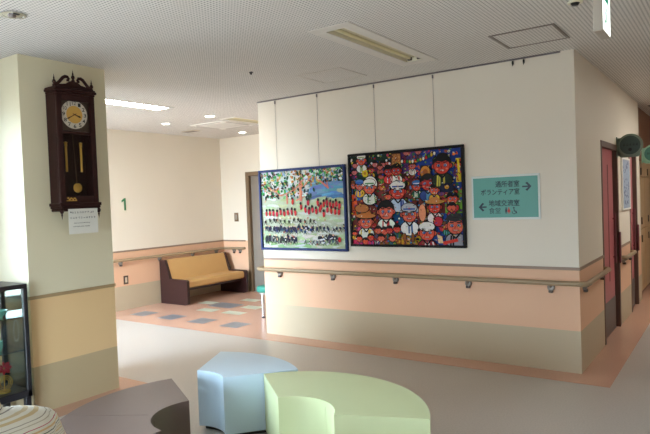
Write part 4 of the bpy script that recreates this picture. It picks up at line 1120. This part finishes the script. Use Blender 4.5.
# wooden lockers and the panelled wall above them, past the end of the corridor wall
LW = mat('locker_wood', (176, 144, 104), 0.45, var=0.1, scale=9); LWD = mat('locker_side', (206, 172, 128), 0.5, var=0.06, scale=9); PANEL = mat('panel_brown', (128, 82, 56), 0.5, var=0.12, scale=7)
bm = NB(); add_box(bm, XW - 0.14, XW - 0.05, YC, YEND, 1.905, H); struct('wall_panel', bm, PANEL, smooth=False)
bm = NB(); add_box(bm, XW - 0.66, XW - 0.56, YC, YEND, 0, 1.90); struct('wall_recess', bm, WALL, smooth=False)
LY = [YC + 0.02 + 0.75 * i for i in range(5)]
for i in range(4):
    y0, y1 = LY[i], LY[i] + 0.745; xf = XW - 0.03
    t = thing('wooden_locker', ['wooden locker unit right after the end of the corridor wall', 'second wooden locker unit from the corridor wall end', 'third wooden locker unit from the corridor wall end', 'farthest wooden locker unit at the end of the corridor'][i], 'locker', (XW - 0.27, (y0 + y1) / 2, 0), 'wooden lockers along the corridor')
    bm = NB(); add_box(bm, XW - 0.5, xf - 0.022, y0, y1, 0.06, 1.895, 0.002, 1); obj('body', bm, LWD, t)
    bm = NB(); add_box(bm, XW - 0.48, xf - 0.05, y0 + 0.002, y1 - 0.002, 0.0, 0.06); obj('plinth', bm, DARKBR, t)
    for (z0, z1, hz) in ((0.07, 0.93, 0.80), (0.94, 1.66, 1.05), (1.67, 1.885, 1.74)):
        bm = NB(); add_box(bm, xf - 0.021, xf, y0 + 0.004, y1 - 0.004, z0, z1, 0.004, 1); d = obj('door', bm, LW, t)
        bm = NB(); add_box(bm, xf - 0.001, xf + 0.014, y0 + 0.33, y0 + 0.35, hz - 0.05, hz + 0.05, 0.004, 1); obj('handle', bm, DARKBR, d)

# ------------------------------------------------------------------ seated person in a striped shirt, at the lower left edge
def shirt_material():
    m = bpy.data.materials.new('striped_shirt'); m.use_nodes = True
    nt = m.node_tree; b = nt.nodes['Principled BSDF']
    tc = nt.nodes.new('ShaderNodeTexCoord')
    mp = nt.nodes.new('ShaderNodeMapping'); mp.inputs['Rotation'].default_value = SHIRT_ROT
    nt.links.new(tc.outputs['Object'], mp.inputs['Vector'])
    sx = nt.nodes.new('ShaderNodeSeparateXYZ'); nt.links.new(mp.outputs[0], sx.inputs[0])
    d = nt.nodes.new('ShaderNodeMath'); d.operation = 'DIVIDE'; d.inputs[1].default_value = 0.07
    nt.links.new(sx.outputs['Z'], d.inputs[0])
    fr = nt.nodes.new('ShaderNodeMath'); fr.operation = 'FRACT'; nt.links.new(d.outputs[0], fr.inputs[0])
    cr = nt.nodes.new('ShaderNodeValToRGB'); cr.color_ramp.interpolation = 'CONSTANT'
    base = (232, 229, 216)
    stops = [(0, base), (.06, (212, 196, 158)), (.11, base), (.19, (150, 144, 136)), (.21, base), (.30, (60, 76, 78)), (.335, base), (.42, (218, 188, 138)), (.48, base), (.56, (186, 66, 96)), (.585, base), (.70, (188, 182, 160)), (.725, base), (.80, (160, 154, 138)), (.82, base), (.93, (212, 192, 146))]
    e = cr.color_ramp.elements
    e[0].position = 0; e[0].color = lin(base); e[1].position = .06; e[1].color = lin(stops[1][1])
    for p, c in stops[2:]:
        k = e.new(p); k.color = lin(c)
    nt.links.new(fr.outputs[0], cr.inputs[0]); nt.links.new(cr.outputs[0], b.inputs['Base Color'])
    b.inputs['Roughness'].default_value = 0.85
    return m
SHIRT_ROT = (0.0, 0.0, 0.0)
NK = Vector((-1.802, 0.774, 0.899))                         # base of the neck
def add_skin(name, pts, edges, m, parent, sub=2, root=0):
    """pts: (x, y, z, rx, ry) joints grown into one continuous surface"""
    me = bpy.data.meshes.new(name)
    base = world_loc(parent) if parent else Vector((0, 0, 0))
    me.from_pydata([tuple(Vector(p[:3]) - base) for p in pts], edges, [])
    o = bpy.data.objects.new(name, me); COL.objects.link(o)
    if parent: o.parent = parent
    sk = o.modifiers.new('Skin', 'SKIN'); sk.use_smooth_shade = True
    for i, p in enumerate(pts):
        v = me.skin_vertices[0].data[i]; v.radius = (p[3], p[4] if len(p) > 4 else p[3]); v.use_root = (i == root)
    s = o.modifiers.new('Sub', 'SUBSURF'); s.levels = sub; s.render_levels = sub
    dg = bpy.context.evaluated_depsgraph_get()
    me2 = bpy.data.meshes.new_from_object(o.evaluated_get(dg))
    o.modifiers.clear(); o.data = me2; bpy.data.meshes.remove(me)
    me2.materials.clear(); me2.materials.append(m)
    me2.polygons.foreach_set('use_smooth', [True] * len(me2.polygons))
    return o
SKIN = mat('skin', (214, 168, 138), 0.5, var=0.04); HAIR = mat('hair_black', (34, 28, 26), 0.5, var=0.2, scale=60); TROU = mat('trousers_grey', (74, 76, 84), 0.8, var=0.1)
PXB = NK.x + 0.20; PYB = NK.y - 0.0                     # pelvis sits behind the leaning neck
pn = thing('person', 'seated person in a cream striped shirt at the lower left edge', 'person', (PXB, PYB, 0))
n_ = NK
body = [(PXB, PYB, 0.56, .12, .13), (PXB - .06, PYB, 0.68, .095, .13), (NK.x + .075, PYB, NK.z - .13, .09, .135), (NK.x + .02, PYB, NK.z - .03, .04, .05), (NK.x - .035, NK.y - .01, NK.z + .055, .05, .05), (NK.x - .085, NK.y - .02, NK.z + .13, .07, .075), (NK.x - .115, NK.y - .025, NK.z + .215, .085, .085), (NK.x - .12, NK.y - .025, NK.z + .27, .06, .062)]
edges = [(i, i + 1) for i in range(7)]
for s in (-1, 1):
    k = len(body)
    body += [(NK.x + .035, NK.y + s * .155, NK.z - .09, .045, .045), (NK.x + .0, NK.y + s * .23, NK.z - .26, .04, .042), (NK.x - .16, NK.y + s * .20, .60, .034, .036), (NK.x - .27, NK.y + s * .12, .60, .026, .03), (NK.x - .32, NK.y + s * .085, .60, .032, .02)]
    edges += [(3, k), (k, k + 1), (k + 1, k + 2), (k + 2, k + 3), (k + 3, k + 4)]
    k = len(body)
    body += [(PXB - .03, PYB + s * .10, 0.50, .085, .085), (PXB - .43, PYB + s * .13, 0.50, .062, .062), (PXB - .42, PYB + s * .13, 0.27, .048, .05), (PXB - .40, PYB + s * .13, 0.08, .036, .036), (PXB - .53, PYB + s * .15, 0.045, .035, .03)]
    edges += [(0, k), (k, k + 1), (k + 1, k + 2), (k + 2, k + 3), (k + 3, k + 4)]
add_skin('body', body, edges, SKIN, pn)
hx, hy, hz = NK.x - .115, NK.y - .025, NK.z + .205
bm = NB()
for s in (-1, 1):
    bmesh.ops.create_uvsphere(bm, u_segments=10, v_segments=8, radius=.0085, matrix=Matrix.Translation((hx - .075, hy + s * .032, hz + .01)))
obj('eyes', bm, mat('eye_dark', (40, 30, 28), 0.2), pn)
bm = NB(); add_tube(bm, [(hx - .08, hy, hz + .02), (hx - .098, hy, hz - .015), (hx - .085, hy, hz - .024)], [.008, .014, .01], 8)
for s in (-1, 1): bmesh.ops.create_uvsphere(bm, u_segments=10, v_segments=8, radius=1, matrix=Matrix.Translation((hx + .0, hy + s * .087, hz)) @ Matrix.Diagonal((.022, .010, .032, 1)))
obj('nose_and_ears', bm, SKIN, pn)
bm = NB(); add_tube(bm, [(hx - .076, hy - .024, hz - .052), (hx - .084, hy, hz - .054), (hx - .076, hy + .024, hz - .052)], .006, 8); obj('mouth', bm, mat('lips', (176, 104, 96), 0.5), pn)
bm = NB(); bmesh.ops.create_uvsphere(bm, u_segments=28, v_segments=18, radius=1, matrix=Matrix.Translation((hx + .022, hy, hz + .04)) @ Matrix.Diagonal((.104, .098, .098, 1)))
for v in list(bm.verts):
    if v.co.x < hx - .02: v.co.z = max(v.co.z, hz + .058 + (v.co.z - hz) * .15)
    elif v.co.z < hz - .03 and v.co.x < hx + .03: v.co.z = hz - .03 + (v.co.z - hz + .03) * .1
obj('hair', bm, HAIR, pn, ang=70)
for s in (-1, 1):                                       # hands resting on the lap, five separate fingers each
    w = Vector((NK.x - .32, NK.y + s * .085, .60)); pts = []; ed = []
    for f, (dy, L) in enumerate(((-.03, .062), (-.011, .072), (.009, .068), (.028, .054))):
        k = len(pts); yb = w.y + dy
        pts += [(w.x - .005, w.y + dy * .6, w.z, .009), (w.x - .05, yb, w.z + .004, .009), (w.x - .05 - L * .5, yb, w.z - .006, .008), (w.x - .05 - L * .85, yb, w.z - .03, .0065)]
        ed = [(k, k + 1), (k + 1, k + 2), (k + 2, k + 3)]
        add_skin('finger', pts[k:k + 4], [(0, 1), (1, 2), (2, 3)], SKIN, pn, 1)
    add_skin('thumb', [(w.x + .005, w.y - s * .02, w.z, .011), (w.x - .025, w.y - s * .048, w.z - .002, .0105), (w.x - .058, w.y - s * .055, w.z - .012, .008)], [(0, 1), (1, 2)], SKIN, pn, 1)
# shirt over trunk and upper arms
SHIRT = shirt_material()
sh = [(PXB, PYB, 0.57, .14, .17), (PXB - .06, PYB, 0.68, .13, .17), (NK.x + .075, PYB, NK.z - .14, .13, .18), (NK.x + .035, PYB, NK.z - .05, .085, .115), (NK.x - .0, NK.y - .005, NK.z + .015, .062, .064)]
ed = [(0, 1), (1, 2), (2, 3), (3, 4)]
for s in (-1, 1):
    k = len(sh)
    sh += [(NK.x + .045, NK.y + s * .16, NK.z - .075, .082, .085), (NK.x + .01, NK.y + s * .24, NK.z - .25, .064, .068), (NK.x - .13, NK.y + s * .21, .615, .05, .052)]
    ed += [(3, k), (k, k + 1), (k + 1, k + 2)]
so = add_skin('shirt', sh, ed, SHIRT, pn)
bm = NB()                                               # folded collar
for i in range(25):
    pass
ring = []
for i in range(28):
    a = 2 * PI * i / 28
    c0 = Vector((NK.x - .012, NK.y - .006, NK.z + .03)); tx = Vector((math.cos(a), math.sin(a), 0))
    ring.append([bm.verts.new(c0 + Vector((tx.x * r, tx.y * r, z + tx.x * .03))) for r, z in ((.058, .034), (.066, .040), (.078, .005), (.092, -.03), (.086, -.03), (.07, .0))])
for i in range(28):
    A, B = ring[i], ring[(i + 1) % 28]
    for k in range(6): bm.faces.new((A[k], B[k], B[(k + 1) % 6], A[(k + 1) % 6]))
obj('collar', bm, SHIRT, pn, ang=60)
tr = [(PXB, PYB, 0.555, .13, .14)]; ed = []
for s in (-1, 1):
    k = len(tr)
    tr += [(PXB - .04, PYB + s * .10, 0.515, .098, .098), (PXB - .435, PYB + s * .13, 0.505, .078, .078), (PXB - .425, PYB + s * .13, 0.27, .062, .064), (PXB - .40, PYB + s * .13, 0.10, .056, .058)]
    ed += [(0, k), (k, k + 1), (k + 1, k + 2), (k + 2, k + 3)]
tr.append((PXB - .03, PYB, 0.64, .11, .14)); ed.append((0, len(tr) - 1))
add_skin('trousers', tr, ed, TROU, pn)
for s in (-1, 1):
    bm = NB(); add_box(bm, PXB - .60, PXB - .34, PYB + s * .14 - .048, PYB + s * .14 + .048, 0, .085, .03, 3); obj('shoe', bm, BLACK, pn)
# the ottoman the person sits on, below the frame
ottoman('ivory curved ottoman under the seated person', (PXB + .50, PYB), 120, 240, V_IVORY, None, 0.40)

# ------------------------------------------------------------------ daylight and camera
wd = bpy.data.worlds.new('sky'); SC.world = wd; wd.use_nodes = True
nt = wd.node_tree; bg = nt.nodes['Background']
tc = nt.nodes.new('ShaderNodeTexCoord'); sx = nt.nodes.new('ShaderNodeSeparateXYZ'); nt.links.new(tc.outputs['Generated'], sx.inputs[0])
cr = nt.nodes.new('ShaderNodeValToRGB'); e = cr.color_ramp.elements
mr = nt.nodes.new('ShaderNodeMapRange'); mr.inputs[1].default_value = -1; mr.inputs[2].default_value = 1; nt.links.new(sx.outputs['Z'], mr.inputs[0]); nt.links.new(mr.outputs[0], cr.inputs[0])
e[0].position = 0.46; e[0].color = (.24, .245, .25, 1); e[1].position = 0.52; e[1].color = (.70, .85, 1.0, 1)
k = e.new(1.0); k.color = (.60, .78, 1.0, 1)
nt.links.new(cr.outputs[0], bg.inputs['Color']); bg.inputs['Strength'].default_value = 26.0
def portal(loc, rot, sx_, sy_):
    l = bpy.data.lights.new('window_portal', 'AREA'); l.shape = 'RECTANGLE'; l.size = sx_; l.size_y = sy_
    l.cycles.is_portal = True
    o = bpy.data.objects.new('window_portal', l); COL.objects.link(o); o.location = loc; o.rotation_euler = rot
portal((PX0 - 0.12, (WY0 + WY1) / 2, (WZ0 + WZ1) / 2), (PI / 2, 0, -PI / 2), WY1 - WY0, WZ1 - WZ0)
portal(((RX0 + RX1) / 2, YR - 0.12, RZ1 / 2), (PI / 2, 0, 0), RX1 - RX0, RZ1)
portal(((XB + PX0) / 2, YE - 0.12, 1.175), (PI / 2, 0, 0), PX0 - XB, 2.35)

cam = bpy.data.cameras.new('camera'); co = bpy.data.objects.new('camera', cam); COL.objects.link(co); SC.camera = co
cam.sensor_width = 36; cam.sensor_fit = 'HORIZONTAL'
v1 = (-512 - 325, 232 - 217); v2 = (735 - 325, 185 - 217)
f = math.sqrt(-(v1[0] * v2[0] + v1[1] * v2[1])); cam.lens = f / 650 * 36
ey = Vector((v2[0], v2[1], f)).normalized(); exv = -Vector((v1[0], v1[1], f)); exv = (exv - ey * exv.dot(ey)).normalized(); ezv = exv.cross(ey)
right = Vector((exv[0], ey[0], ezv[0])); down = Vector((exv[1], ey[1], ezv[1])); fwd = Vector((exv[2], ey[2], ezv[2]))
R = Matrix((right, -down, -fwd)).transposed().to_4x4(); R.translation = Vector((0, 0, 1.5)); co.matrix_world = R
cam.clip_start = 0.05

SC.view_settings.view_transform = 'Standard'; SC.view_settings.look = 'None'
SC.view_settings.exposure = 0.58; SC.view_settings.gamma = 1.0; SC.view_settings.use_curve_mapping = False
SC.cycles.use_denoising = True
SC.cycles.max_bounces = 10; SC.cycles.diffuse_bounces = 6; SC.cycles.transparent_max_bounces = 16
SC.cycles.sample_clamp_indirect = 10
